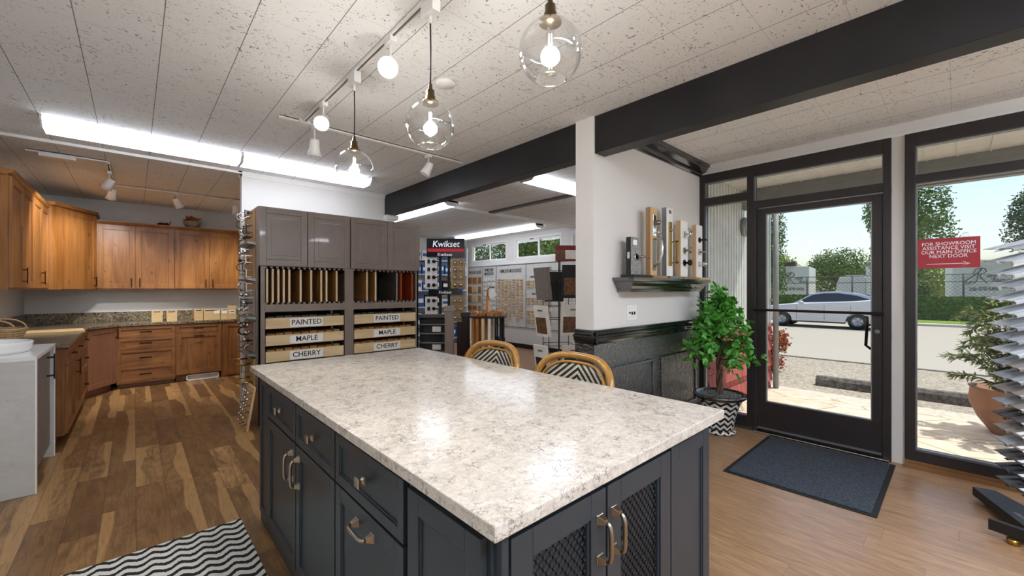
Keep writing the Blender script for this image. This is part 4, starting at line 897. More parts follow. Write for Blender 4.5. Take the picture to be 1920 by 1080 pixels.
c = (-.80, 4.55)
t = thing('vessel_sink', 'round white sink bowl on the marble cabinet', 'sink', (*c, .925))
MB().lathe([(0, 0), (.235, 0), (.25, .02), (.262, .07), (.255, .078), (.24, .075), (.225, .03), (0, .02)], (*c, .925), VZ, 48).build('basin', 'white_gloss', t)
t = thing('white_tray', 'small round white dish behind the sink bowl', 'dish', (-.72, 4.93, .925))
MB().lathe([(0, 0), (.11, 0), (.125, .05), (.115, .05), (.10, .015), (0, .012)], (-.72, 4.93, .925), VZ, 32).build('dish_body', 'white_gloss', t)
for i, (x0, x1, y0, y1, z0, z1, lab) in enumerate(((-1.06, -.82, 4.84, 4.88, .925, 1.085, 'front one of two wood blocks behind the sink bowl'), (-1.02, -.80, 4.96, 5.00, .925, 1.12, 'rear and taller wood block behind the sink bowl'))):
    t = thing('wood_block', lab, 'wood block', ((x0+x1)/2, y0, z0)); MB().box(x0, x1, y0, y1, z0, z1).build('block', 'oak_box', t, bevel=.002)
    MB().box(x0, x1, y0-.001, y0, z0+.03, z0+.035).build('groove', 'oak_block', t)
# wicker basket on the granite
c = Vector((-.88, 5.62, .901)); t = thing('wicker_basket', 'light wicker basket with braided handles on the granite', 'basket', c)
b = MB(); b.lathe([(0, .0), (.13, 0), (.15, .05), (.175, .12), (.165, .12), (.14, .05), (0, .01)], c, VZ, 30)
for k in range(6): b.tube([c+Vector((math.cos(a)*(.135+.008*k), math.sin(a)*(.135+.008*k), .012+.02*k)) for a in [2*PI*i/24 for i in range(24)]], .006, 6, True)
for k in range(24): a = 2*PI*k/24; b.tube([c+Vector((math.cos(a)*.13, math.sin(a)*.13, 0)), c+Vector((math.cos(a)*.178, math.sin(a)*.178, .12))], .005, 5)
b.tube([c+Vector((math.cos(a)*.175, math.sin(a)*.175, .122+.004*(i % 2))) for i, a in enumerate([2*PI*i/36 for i in range(36)])], .009, 6, True)
b.build('basket_body', 'wicker', t)
for s in (-1, 1): MB().tube([c+Vector((s*.02+.14*math.cos(a), s*.10, .125+.085*math.sin(a))) for a in [PI*i/10 for i in range(11)]], .007, 7).build('basket_handle', 'wicker', t)
# ================================================================ ISLAND
IS = thing('kitchen_island', 'dark slate-blue kitchen island with drawers and woven-wire doors', 'island', (1.08, 1.73, 0))
bx0, bx1, by0, by1, bz = .565, 1.61, .66, 2.80, .882
b = MB(); b.box(bx0, 1.32, by0, by1, .0, bz).box(1.32, bx1, by0, by0+.04, 0, bz).box(1.32, bx1, by1-.04, by1, 0, bz); b.build('body', 'island_paint', IS)
MB().box(bx0-.012, 1.33, by0-.012, by1+.01, 0, .06).box(1.33, bx1+.01, by0-.012, by0+.05, 0, .06).build('base_moulding', 'island_paint', IS, bevel=.004)
MB().box(bx0-.004, 1.33, by0-.004, by1, .862, bz).build('painted_shadow_strip', 'island_shade', IS)  # dark strip painting the shade under the worktop edge
M = frame((bx0, by1, 0), -VY, -VX)        # left face, u runs from the far end to the near end
yu = lambda y: by1-y
def isl_front(kind, y1, y0, z0, z1, rail=.05):
    return MB(M).door(yu(y1)+.002, yu(y0)-.002, z0, z1, 0, .022, rail, .009).build(kind, 'island_paint', IS, bevel=.0018)
def knob(M, u, z, parent, n0=.022, mat='nickel', s=1.):
    b = MB(M); b.box(u-.012*s, u+.012*s, n0, n0+.004, z-.012*s, z+.012*s); b.frus((u-.010*s, u+.010*s, z-.010*s, z+.010*s), (u-.005*s, u+.005*s, z-.005*s, z+.005*s), n0+.004, n0+.012*s)
    b.frus((u-.005*s, u+.005*s, z-.005*s, z+.005*s), (u-.017*s, u+.017*s, z-.017*s, z+.017*s), n0+.012*s, n0+.024*s); b.frus((u-.017*s, u+.017*s, z-.017*s, z+.017*s), (u-.013*s, u+.013*s, z-.013*s, z+.013*s), n0+.024*s, n0+.029*s)
    return b.build('knob', mat, parent, bevel=.001)
def bowpull(M, u, z, L, vert, parent, n0=.022, mat='nickel'):
    b = MB(M); h = L/2; W = Vector
    P = lambda a, n, c=0: (u+c, n, z+a) if vert else (u+a, n, z+c)
    for s in (-1, 1):
        for (r0, r1, n_0, n_1, a0, a1) in ((.014, .012, n0, n0+.003, 1, 1), (.012, .006, n0+.003, n0+.022, 1, .97)):
            q0 = [P(s*h*a0+i*r0, n_0, j*r0) for i, j in ((-1, -1), (1, -1), (1, 1), (-1, 1))]; q1 = [P(s*h*a1+i*r1, n_1, j*r1) for i, j in ((-1, -1), (1, -1), (1, 1), (-1, 1))]
            b.add(q0+q1, [(0, 1, 2, 3), (7, 6, 5, 4), (0, 4, 5, 1), (1, 5, 6, 2), (2, 6, 7, 3), (3, 7, 4, 0)])
    pts = []
    for k in range(13):
        a = -1+k/6; pts.append(P(a*h*.99, n0+.024+.012*math.sqrt(max(0, 1-a**4))))
    b.tube(pts, [.007+.002*math.cos(PI*k/12) if 0 else .0065 for k in range(13)], 8)
    return b.build('handle', mat, parent, bevel=.0008)
# far end panel, three drawers, doors, near fixed panel
MB(M).door(.002, yu(2.60), .07, .855, 0, .02, .035, .008).build('end_panel', 'island_paint', IS, bevel=.0015)
for y1, y0 in ((2.59, 2.06), (2.05, 1.56), (1.55, 1.03)):
    d = isl_front('drawer', y1, y0, .668, .845, .035); knob(M, yu((y1+y0)/2), .757, d)
d = isl_front('door', 2.59, 2.06, .075, .658); bowpull(M, yu(2.105), .55, .12, True, d)
d = isl_front('door', 2.05, 1.56, .075, .658); bowpull(M, yu(2.00), .55, .12, True, d)
d = isl_front('door', 1.55, 1.03, .075, .658); bowpull(M, yu(1.29), .60, .12, False, d)
MB(M).box(yu(1.005), yu(.662), 0, .014, .06, .87).build('post_panel', 'island_paint', IS, bevel=.001)
MB(M).door(yu(.985), yu(.675), .075, .848, .0145, .02, .055, .009).build('end_panel', 'island_paint', IS, bevel=.0015)
# short face towards the camera with two woven-wire doors
M2 = frame((0, by0, 0), VX, -VY)
for i, (u0, u1) in enumerate(((.585, .928), (.936, 1.292))):
    rail = .065; z0, z1 = .08, .842; b = MB(M2); a, c_ = u0+rail, u1-rail
    b.box(u0, a, 0, .022, z0, z1).box(c_, u1, 0, .022, z0, z1).box(a, c_, 0, .022, z0, z0+rail).box(a, c_, 0, .022, z1-rail, z1)
    for q in ((a, a+.007, z0+rail, z1-rail), (c_-.007, c_, z0+rail, z1-rail), (a, c_, z1-rail-.007, z1-rail)): b.box(q[0], q[1], 0, .016, q[2], q[3])
    d = b.build('door', 'island_paint', IS, bevel=.0018)
    MB(M2).box(a-.01, c_+.01, .0005, .002, z0+rail-.01, z1-rail+.01).build('recess_shade_sheet', 'shade_dark', d)  # flat dark sheet painting the shade of the hollow behind the mesh
    b = MB(M2); p = .0145; k = 0; zz0, zz1 = z0+rail, z1-rail; u = a+.005
    nz = int((zz1-zz0)/p)
    while u < c_-.003:       # vertical flat wires weaving over and under
        for j in range(nz):
            zc = zz0+(j+.5)*p; o = .0035 if (j+k) % 2 else 0
            b.add([(u-.0042, .006+o, zc-p*.46), (u+.0042, .006+o, zc-p*.46), (u+.0042, .0085+o, zc), (u-.0042, .0085+o, zc), (u+.0042, .006+o, zc+p*.46), (u-.0042, .006+o, zc+p*.46)], [(0, 1, 2, 3), (3, 2, 4, 5)])
        u += .0115; k += 1
    for j in range(nz+1):
        zc = zz0+j*p; b.box(a, c_, .0045, .0062, zc-.003, zc+.003)
    b.build('wire_mesh', 'woven_wire', d)
    bowpull(M2, u1-.028 if i == 0 else u0+.028, .715, .105, True, d)
MB(M2).door(1.302, 1.605, .08, .848, 0, .02, .055, .009).build('end_panel', 'island_paint', IS, bevel=.0015)
MB(M2).box(.56, .58, -.02, .02, .06, .87).build('corner_post', 'island_paint', IS, bevel=.002)
WT = MB().box(.508, 1.645, .60, 2.865, .882, .915).build('island_worktop', 'quartz', None, bevel=.003)
tag(WT, 'veined off-white quartz worktop lying on the dark island', 'countertop')

# ================================================================ STOOLS
def stool(loc, rot, label):
    t = thing('rattan_stool', label, 'counter stool', loc, rot, 'rattan stools on the far side of the island')
    # back faces -x, y across, seat forward (-x)
    W = .262; H0, H1 = .64, 1.012
    def bx(z): return .02+(z-H0)*.22
    out = []; n = 28
    def arch(w, top, z0):
        pts = [(bx(z0)-.02, -w*.84, z0)]
        for k in range(n+1):
            a = PI-PI*k/n; y = w*abs(math.cos(a))**.62*(1 if math.cos(a) > 0 else -1); z = top-.19+.19*math.sin(a)**.75 if math.sin(a) > 0 else top-.19
            pts.append((bx(z)+.05*(1-(y/w)**2)-.03, y, z))
        pts.append((bx(z0)-.02, w*.84, z0)); return pts
    A = arch(W, H1, .45); MB().tube(A, .019, 12).build('back_frame', 'rattan', t)
    Bq = arch(W-.033, H1-.035, .60); MB().tube(Bq, .008, 8).build('inner_rail', 'rattan', t)
    # woven panel following the frame
    C_ = arch(W-.035, H1-.037, .60)[1:-1]; m = MB(); ys = []
    rows = 10; cols = n
    for i, p in enumerate(C_):
        pass
    vs = []; fs = []
    half = C_; nn = len(half)
    zb = .62
    for i in range(nn):
        x, y, z = half[i]
        for j in range(rows+1):
            q = j/rows; zz = zb+(z-zb)*q; yy = y*(.86+.14*q); vs.append((bx(zz)+.05*(1-min(1, (yy/W)**2))-.03, yy, zz))
    for i in range(nn-1):
        for j in range(rows):
            a = i*(rows+1)+j; fs.append((a, a+1, a+rows+2, a+rows+1))
    m.add(vs, fs, True); m.build('woven_back', 'weave_chevron', t, solid=.006)
    s = MB(); pr = [(.03, .20), (-.05, .225), (-.20, .225), (-.27, .19), (-.30, .10), (-.30, -.10), (-.27, -.19), (-.20, -.225), (-.05, -.225), (.03, -.20)]
    s.prism(pr, .615, .635); s.build('seat', 'weave_chevron', t, bevel=.008)
    MB().tube([(x, y, .618) for x, y in pr], .014, 8, True).build('seat_rim', 'rattan', t)
    for x, y in ((.0, .19), (.0, -.19), (-.25, .17), (-.25, -.17)): MB().tube([(x, y, .61), (x*1.1+.01, y*1.12, 0)], [.016, .015], 10).build('leg', 'rattan', t)
    b = MB(); b.tube([(.01, .20, .25), (-.28, .185, .25), (-.28, -.185, .25), (.01, -.20, .25)], .010, 8, True); b.build('footrest', 'rattan', t)
    return t
st = stool((1.66, 2.07, 0), .0, 'rattan counter stool with a black and white woven back, the farther one')
dup(st, (1.65, 1.39, 0), 'rattan counter stool with a black and white woven back, the nearer one', -.04)
# ================================================================ SAMPLE CABINET (taupe)
RK = thing('sample_cabinet', 'tall taupe display cabinet with door slots and labelled sample drawers', 'display cabinet', (1.81, 5.07, 0))
FY = 4.75; x0, xm0, xm1, x1 = .913, 1.77, 1.872, 2.715
MB().box(x0, x0+.02, FY, 5.395, 0, 2.21).build('side_panel', 'taupe_paint', RK); MB().box(x1-.02, x1, FY, 5.395, 0, 2.21).build('side_panel', 'taupe_paint', RK)
MB().box(xm0+.03, xm1-.03, FY+.01, 5.395, 0, 1.6).build('middle_partition', 'taupe_paint', RK)
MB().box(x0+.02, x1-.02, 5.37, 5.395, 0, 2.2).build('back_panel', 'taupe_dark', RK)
b = MB(); b.box(x0, .973, FY, FY+.02, 0, 1.61).box(xm0, xm1, FY, FY+.02, 0, 1.61).box(2.676, x1, FY, FY+.02, 0, 1.61)
for a, c in ((.973, xm0), (xm1, 2.676)): b.box(a, c, FY, FY+.02, 1.14, 1.213).box(a, c, FY, FY+.02, .0, .12)
b.build('face_frame', 'taupe_paint', RK, bevel=.0015)
for a, c in ((.973, xm0), (xm1, 2.676)):
    MB().box(a, c, FY+.02, 5.37, 1.195, 1.213).build('slot_shelf', 'taupe_paint', RK)
    b = MB(); n = int((c-a)/.052)
    for k in range(n+1):
        u = a+.008+k*(c-a-.016)/n; b.box(u-.011, u+.011, FY+.004, FY+.03, 1.216, 1.235).box(u-.011, u+.011, FY+.004, FY+.03, 1.588, 1.605)
    b.box(a, c, FY+.004, FY+.03, 1.213, 1.217).build('slot_teeth', 'taupe_paint', RK)
    MB().box(c-.10, c-.08, 4.9, 4.93, .12, 1.14).build('drawer_runner', 'steel_grey', RK)
MB().box(x0+.02, x1-.02, FY, 5.37, 1.608, 1.625).box(x0+.02, x1-.02, FY, 5.37, 2.19, 2.21).build('cabinet_shelf', 'taupe_paint', RK)
M = frame((0, FY, 0), VX, -VY)
for a, c in ((.918, 1.366), (1.372, 1.822), (1.834, 2.279), (2.284, 2.722)):
    MB(M).door(a, c, 1.612, 2.208, .001, .024, .064, .016, True).build('upper_door', 'taupe_paint', RK, bevel=.003)
for bay, (a, c, pa, pc) in enumerate(((.978, 1.756, 1.20, 1.53), (1.878, 2.672, 2.112, 2.452))):
    for s, z0, z1, off in (('PAINTED', .968, 1.077, 0), ('MAPLE', .795, .90, .002), ('CHERRY', .628, .736, .002), ('OAK', .455, .56, .002)):
        b = MB(M); b.box(a, c, -.012, .006, z0, z1).box(a, a+.012, -.55, -.012, z0, z1-.01).box(c-.012, c, -.55, -.012, z0, z1-.01).box(a, c, -.55, -.012, z0, z0+.008)
        d = b.build('sample_drawer', 'maple', RK, bevel=.001)
        if s == 'OAK': continue
        MB(M).box(pa, pc, .006, .010, z0+.008, z1-.012).build('label_plate', 'label_white', d)
        text('lettering', s, .078, frame(((pa+pc)/2, FY-.0105, (z0+z1)/2), VX, -VY), 'ink_black', d, bold=.0007, sx=.96)
        if 1:
            b = MB(M)
            for k in range(9): b.box(a+.02+k*.082, a+.088+k*.082, -.45, -.03, z1-.03, z1+.012+.004*(k % 3))
            b.build('sample_blocks', 'taupe_dark' if s == 'PAINTED' else 'maple_dark', d)
words = ['first', 'second', 'third', 'fourth', 'fifth', 'sixth', 'seventh', 'eighth', 'ninth', 'tenth']
def dsample(x, lab, fm, em, tilt=0):
    t = thing('door_sample', lab, 'door sample', (x, 4.78, 1.236), tilt, 'door samples standing in the slots')
    MB(frame((.010, 0, 0), VY, -VX)).door(0, .50, 0, .346, 0, .02, .055, .006, True).build('panel', fm, t)
    MB().box(-.010, .010, -.006, 0, 0, .346).build('front_edge', em, t, bevel=.002)
    return t
for i, x in enumerate((.997, 1.048, 1.100, 1.150, 1.203, 1.313, 1.419, 1.523, 1.579, 1.690)):
    dsample(x, words[i]+' light-edged wooden door sample from the left in the left bay', 'maple_dark', 'maple_v')
dsample(2.043, 'light-edged wooden door sample nearest the middle stile in the right bay', 'maple_dark', 'maple_v')
dsample(2.149, 'light-edged wooden door sample beside the grey one in the right bay', 'maple_dark', 'maple_v')
dsample(2.427, 'grey painted door sample in the right bay', 'taupe_dark', 'steel_grey'); dsample(2.486, 'orange cherry door sample standing upright in the right bay', 'cherry', 'cherry')
dsample(2.64, 'orange cherry door sample leaning at the right end of the right bay', 'cherry', 'cherry', -.02)

# hardware boards on the cabinet's left side
def hw_board(y0, y1, z0, z1, lab, panel, items, ledge=True, x=.912, seed=0, mats=('nickel', 'black_matte', 'chrome')):
    t = thing('hardware_board', lab, 'hardware board', (x, (y0+y1)/2, z0), None, 'knob and pull boards on the side of the taupe cabinet')
    MB().box(x-.018, x, y0, y1, z0, z1).build('board', panel, t)
    if ledge: MB().prism([(x, z0-.035), (x-.075, z0-.02), (x-.075, z0-.004), (x, z0-.004)], y0-.01, y1+.01, 1).build('ledge', 'steel_grey', t)
    rnd = random.Random(seed); rows, cols = items; Mx = frame((x-.018, y1, 0), -VY, -VX)
    for r in range(rows):
        for c in range(cols):
            u = (c+.5)*(y1-y0)/cols+rnd.uniform(-.01, .01); z = z0+(r+.6)*(z1-z0)/rows; m = rnd.choice(mats); k = rnd.random()
            if k < .5:
                b = MB(Mx); L = rnd.uniform(.045, .075); q = Mx @ Vector((u, 0, z)); 
                b = MB(); b.lathe([(0, 0), (.008, 0), (.006, .012), (.006, L*.5), (.016, L*.62), (.017, L*.8), (.010, L), (0, L)], q, -VX, 14); b.build('knob', m, t)
            elif k < .8:
                b = MB(Mx); L = rnd.uniform(.05, .075); b.box(u-.006, u+.006, L-.008, L, z-.045, z+.045).box(u-.004, u+.004, 0, L, z-.038, z-.030).box(u-.004, u+.004, 0, L, z+.030, z+.038); b.build('bar_pull', m, t)
            else:
                L = rnd.uniform(.06, .09); b = MB(Mx); b.tube([(u, L*math.sin(PI*q_/10)**.6, z-.042*math.cos(PI*q_/10)) for q_ in range(11)], .0045, 7); b.build('bow_pull', m, t)
    return t
hw_board(4.86, 5.34, 1.86, 2.19, 'topmost knob board on the side of the taupe cabinet', 'oak_block', (4, 4), seed=1)
hw_board(4.86, 5.34, 1.49, 1.79, 'knob board second from the top on the side of the taupe cabinet', 'oak_block', (4, 3), seed=2)
hw_board(4.86, 5.34, 1.10, 1.43, 'middle knob board with black knobs on the side of the taupe cabinet', 'taupe_paint', (4, 4), seed=3)
hw_board(4.86, 5.34, .72, 1.04, 'knob board with chrome pulls just above the brass ones', 'taupe_paint', (4, 4), seed=4, mats=('nickel', 'chrome', 'dark_bronze'))
t = hw_board(4.86, 5.30, .36, .66, 'tan board with long brass pulls, lowest on the side of the taupe cabinet', 'board_tan', (1, 1), seed=5, mats=('brass',))
for y, z, L in ((5.0, .60, .12), (5.18, .63, .12), (5.05, .45, .10), (4.92, .42, .09)): MB().cyl((.894, y, z), (.894-L, y, z), .010, n=12).cyl((.894-L+.012, y, z), (.894-L, y, z), .016, n=12).build('bar_knob', 'brass', t)
# loose board leaning low against the cabinet
t = thing('loose_knob_board', 'loose maple board with chrome knobs leaning on the cabinet base by the floor', 'hardware board', (.80, 4.80, 0), 0)
Ml = Matrix.Rotation(math.radians(9), 4, 'Y')
MB(Ml).box(-.01, .01, -.17, .17, .0, .42).build('board', 'oak_light', t, bevel=.006)
rnd = random.Random(8)
for r in range(6):
    for c in range(3):
        p = Vector((-.01, -.12+c*.11+rnd.uniform(-.02, .02), .06+r*.06)); MB(Ml).lathe([(0, 0), (.007, 0), (.005, .02), (.014, .03), (.015, .04), (0, .045)], p, -VX, 12).build('knob', 'chrome' if rnd.random() < .7 else 'nickel', t)

# ================================================================ MANTEL SHELF AND LOCK SAMPLES
t = thing('mantel_shelf', 'glossy black moulded shelf on the white wall holding lock samples', 'shelf', (3.5, 1.86, 1.35))
pr = [(0, 1.352), (.125, 1.352), (.13, 1.372), (.14, 1.378), (.148, 1.398), (.168, 1.42), (.172, 1.434), (.185, 1.438), (.19, 1.448), (.19, 1.465), (0, 1.465)]
b = MB(); n = len(pr); vs = []
for xx, s in ((2.79, 1), (4.21, -1)): vs += [(xx+s*(.19-d), 1.858-d, z) for d, z in pr]
b.add(vs, [tuple(range(n)), tuple(range(2*n-1, n-1, -1))]+[(i, (i+1) % n, (i+1) % n+n, i+n) for i in range(n)])
vs = []
for xx, s in ((2.79, 1), (4.21, -1)):
    k = len(b.v); pts = [(xx+s*(.19-d), 1.858-d, z) for d, z in pr]+[(xx+s*(.19-d), 1.858, z) for d, z in pr]
    b.add(pts, [(i, (i+1) % n, (i+1) % n+n, i+n) for i in range(n)]+[tuple(range(n, 2*n))])
b.build('shelf_moulding', 'black_gloss', t)
def lockblock(x0_, w, ztop, lab, side, face, foot, kind):
    zb = 1.466; d = .045; yf = 1.737
    t = thing('lock_display', lab, 'lock sample', (x0_+w/2, yf+d/2, zb), None, 'upright lock samples on the black shelf')
    MB().box(x0_-.03, x0_+w+.10, yf-.045, yf+d+.03, zb, zb+.022).build('foot', foot, t, bevel=.001)
    MB().box(x0_, x0_+w, yf+.003, yf+d, zb+.022, ztop).build('block', side, t, bevel=.001)
    MB().box(x0_+.001, x0_+w, yf, yf+.003, zb+.022, ztop-.002).build('face_panel', face, t)
    c = x0_+w/2
    def rose(z, r=.028, m='chrome'): MB().lathe([(0, 0), (r, 0), (r, .006), (r*.8, .010), (0, .010)], (c, yf, z), -VY, 20).build('rose', m, t)
    def knob_(z, m, sq=False):
        (MB().box(c-.03, c+.03, yf-.008, yf, z-.03, z+.03).build('square_plate', m, t, bevel=.002) if sq else rose(z, .03, m))
        MB().lathe([(.010, .006), (.010, .035), (.026, .042), (.028, .065), (.022, .07), (0, .07)], (c, yf, z), -VY, 18).build('door_knob', m, t)
    def lever(z, m, L=.11, sq=False):
        (MB().box(c-.028, c+.028, yf-.008, yf, z-.03, z+.03).build('square_plate', m, t, bevel=.002) if sq else rose(z, .028, m))
        MB().tube([(c, yf-.005, z), (c, yf-.05, z), (c+.02, yf-.058, z), (c+L, yf-.05, z-.006)], [.009, .009, .008, .006], 10).build('lever_handle', m, t)
    if kind == 1:
        MB().box(x0_-.001, x0_, yf+.012, yf+.034, zb+.15, zb+.20).build('latch_plate', 'chrome', t); rose(1.63, .03); lever(1.63, 'nickel', .12)
        MB().box(x0_+.03, x0_+.085, yf-.002, yf, ztop-.06, ztop-.02).build('paper_label', 'label_white', t); MB().box(x0_+.02, x0_+.10, yf-.002, yf, zb+.05, zb+.10).build('sticker', 'moss', t)
        MB().cyl((c, yf+d, 1.63), (c, yf+d+.05, 1.63), .008).build('rear_lever', 'nickel', t); MB().tube([(c, yf+d, 1.75), (c+.02, yf+d+.02, 1.75), (c+.12, yf+d+.02, 1.755)], .006, 8).build('rear_lever', 'black_matte', t)
    elif kind == 2:
        MB().box(c-.02, c+.03, yf-.008, yf, 1.82, 2.0).build('lock_plate', 'chrome', t, bevel=.004); MB().lathe([(0, 0), (.02, 0), (.018, .05), (0, .055)], (c, yf-.008, 1.93), -VY, 16).build('deadbolt_knob', 'matte_nickel', t)
        MB().box(c-.02, c+.03, yf-.006, yf, 1.53, 1.80).build('handle_plate', 'matte_nickel', t, bevel=.004)
        MB().tube([(c, yf, 1.795), (c+.005, yf-.045, 1.80), (c+.01, yf-.07, 1.77), (c+.01, yf-.072, 1.68), (c+.005, yf-.05, 1.60), (c, yf-.005, 1.56)], [.009, .009, .011, .012, .010, .008], 10).build('grip_handle', 'chrome', t)
        MB().tube([(c, yf, 1.845), (c, yf-.045, 1.85), (c+.06, yf-.05, 1.845)], .006, 8).build('thumb_lever', 'chrome', t)
    elif kind == 3:
        MB().box(c-.028, c+.028, yf-.008, yf, 1.58, 1.97).build('handle_plate', 'brass', t, bevel=.003); MB().lathe([(0, 0), (.018, 0), (.016, .01), (0, .012)], (c, yf-.008, 1.90), -VY, 18).build('key_cylinder', 'matte_nickel', t)
        b = MB(); b.box(c+.0, c+.02, yf-.07, yf-.055, 1.60, 1.80).box(c+.0, c+.02, yf-.07, yf-.005, 1.60, 1.615).box(c+.0, c+.02, yf-.07, yf-.005, 1.785, 1.80); b.build('square_pull', 'brass', t, bevel=.001)
        b = MB()
        for k in range(4): b.box(x0_+.04+k*.012, x0_+.048+k*.012, yf-.001, yf, ztop-.05, ztop-.02)
        b.build('speaker_slots', 'black_matte', t)
    elif kind == 4: knob_(1.885, 'chrome', True); knob_(1.735, 'nickel'); knob_(1.62, 'dark_bronze')
    else: lever(1.86, 'dark_bronze', .07); lever(1.74, 'nickel', .06, True); MB().ball((c, yf-.055, 1.62), .024, 14).build('door_knob', 'chrome', t); rose(1.62)
lockblock(2.865, .145, 1.785, 'short black lock sample with a curved lever, leftmost on the shelf', 'black_matte', 'moss', 'black_matte', 1)
lockblock(3.165, .105, 2.060, 'tall brown lock sample with a long curved chrome grip', 'oak_block', 'oak_light', 'oak_block', 2)
lockblock(3.445, .115, 2.095, 'tallest lock sample, grey and white with a square brass pull', 'steel_grey', 'label_white', 'steel_grey', 3)
lockblock(3.715, .145, 2.012, 'tan and white lock sample with three different knobs', 'oak_light', 'label_white', 'oak_block', 4)
lockblock(4.050, .135, 2.008, 'tan and white lock sample with two levers, rightmost on the shelf', 'oak_light', 'label_white', 'oak_light', 5)
t = thing('switch_plate', 'white triple light-switch plate on the wall under the shelf', 'light switch', (3.07, 1.86, 1.18))
MB().box(2.995, 3.145, 1.852, 1.858, 1.115, 1.24).build('plate', 'label_white', t, bevel=.002)
for k in range(3): MB().box(3.03+k*.036-.004, 3.03+k*.036+.004, 1.842, 1.852, 1.17 if k == 0 else 1.16, 1.185).build('toggle', 'black_matte', t)
for k in range(3):
    for z in (1.14, 1.215): MB().cyl((3.03+k*.036, 1.852, z), (3.03+k*.036, 1.8505, z), .003, n=8).build('screw', 'steel_grey', t)

# ================================================================ PLANT, MAT, RUG, SIGN
pc = Vector((4.15, 1.56, 0))
t = thing('chevron_pot', 'black and white chevron-patterned plant pot on a saucer by the sidelight', 'plant pot', pc, 0)
MB().lathe([(0, .03), (.11, .03), (.12, .06), (.145, .18), (.185, .30), (.208, .335)], n=44).build('pot_body', 'pot_chevron', t)
MB().lathe([(.205, .33), (.228, .345), (.238, .362), (.230, .378), (.21, .375), (.20, .35), (.19, .34)], n=44).build('pot_rim', 'black_gloss', t)
MB().lathe([(0, 0), (.12, 0), (.14, .01), (.142, .03), (.12, .036), (.10, .03), (0, .03)], n=44).build('saucer', 'pot_chevron', t)
MB().lathe([(0, .355), (.10, .352), (.20, .345)], n=30).build('soil', 'soil', t)
rnd = random.Random(4); b = MB()
for k in range(1500):
    a, r_ = rnd.uniform(0, 2*PI), .19*math.sqrt(rnd.random()); p = (r_*math.cos(a), r_*math.sin(a), .35+.03*rnd.random()*(1.2-r_/.19)); b.leaf(p, (rnd.gauss(0, 1), rnd.gauss(0, 1), abs(rnd.gauss(0, .8))), (0, 0, 1), .022, .004)
tag(b.build('moss_cover', 'moss', t), kind='stuff')
t = thing('ficus_plant', 'leafy green potted tree with a braided trunk, growing in the chevron pot', 'plant', pc+Vector((0, 0, .36)), 0)
b = MB()
for ph in (0, 2.1, 4.2): b.tube([(.018*math.cos(ph+z*14), .018*math.sin(ph+z*14), z) for z in [i*.02 for i in range(20)]], [.017-.0003*i for i in range(20)], 7)
b.build('trunk', 'bark', t)
lv = MB(); br = MB(); rnd = random.Random(12)
for k in range(74):
    a = rnd.uniform(0, 2*PI); h = rnd.uniform(.0, 1.0); z1 = .30+h*.70; R_ = (.37*(1-h)**.6+.02)*rnd.uniform(.6, 1.0)
    if h > .88: R_ *= .4
    e = Vector((math.cos(a)*R_, math.sin(a)*R_, z1)); e.x = min(e.x, .20); e.y = min(e.y, .22); s0 = Vector((0, 0, .34+h*.42)); mdl = (s0+e)/2+Vector((0, 0, .03)); br.tube([s0, mdl, e], [.006, .004, .002], 5)
    for j in range(14):
        q = rnd.uniform(.25, 1.05); p = s0.lerp(mdl, q*2) if q < .5 else mdl.lerp(e, min(1, q*2-1))
        p = p+Vector((rnd.gauss(0, .015), rnd.gauss(0, .015), rnd.gauss(0, .045)))
        d = Vector((math.cos(a)+rnd.gauss(0, .8), math.sin(a)+rnd.gauss(0, .8), rnd.gauss(-.1, .9))); d.normalize()
        if p.x+d.x*.08 > .23: d.x = -abs(d.x)
        if p.y+d.y*.08 > .27: d.y = -abs(d.y)
        lv.leaf(p, d, (rnd.gauss(0, .8), rnd.gauss(0, .8), 1), rnd.uniform(.06, .09), rnd.uniform(.042, .055))
br.build('branches', 'bark', t); lv.build('leaves', 'leaf_green', t)
t = thing('door_mat', 'dark grey carpeted doormat with a rubber edge in front of the glass door', 'doormat', (3.81, .77, 0))
MB().box(3.265, 4.355, .33, 1.205, .001, .006).build('rubber_edge', 'rubber', t, bevel=.002); MB().box(3.295, 4.33, .36, 1.175, .006, .012).build('pile', 'mat_grey', t, bevel=.002)
b = MB(); b.box(-.85, .467, .75, 2.89, .001, .011); tag(b.build('chevron_rug', 'rug_chevron', None, bevel=.003), 'black and white chevron rug on the brown floor left of the island', 'rug')
t = thing('window_sign', 'red sign with white lettering hanging on the right shop window', 'sign', (4.41, .05, 1.64))
Ms = frame((4.425, 0, 0), -VY, -VX)
MB().box(4.425, 4.429, -.105, .212, 1.53, 1.752).build('sign_board', 'sign_red', t)
text('lettering', 'FOR SHOWROOM\nASSISTANCE VISIT\nOUR MAIN OFFICE\nNEXT DOOR', .036, frame((4.4245, .053, 1.664), -VY, -VX), 'ink_white', t, sx=.93)
b = MB(Ms); b.box(-.165, .055, 0, .001, 1.5595, 1.5625); b.tube([(.02, .0008, 1.575), (.055, .0008, 1.561), (.02, .0008, 1.547)], .0016, 5); b.build('arrow', 'ink_white', t)
for y in (.155, -.035): MB().lathe([(0, 0), (.010, .0), (.022, -.022), (.0, -.012)], (4.436, y, 1.765), VX, 18).build('suction_cup', 'clear_glass', t)

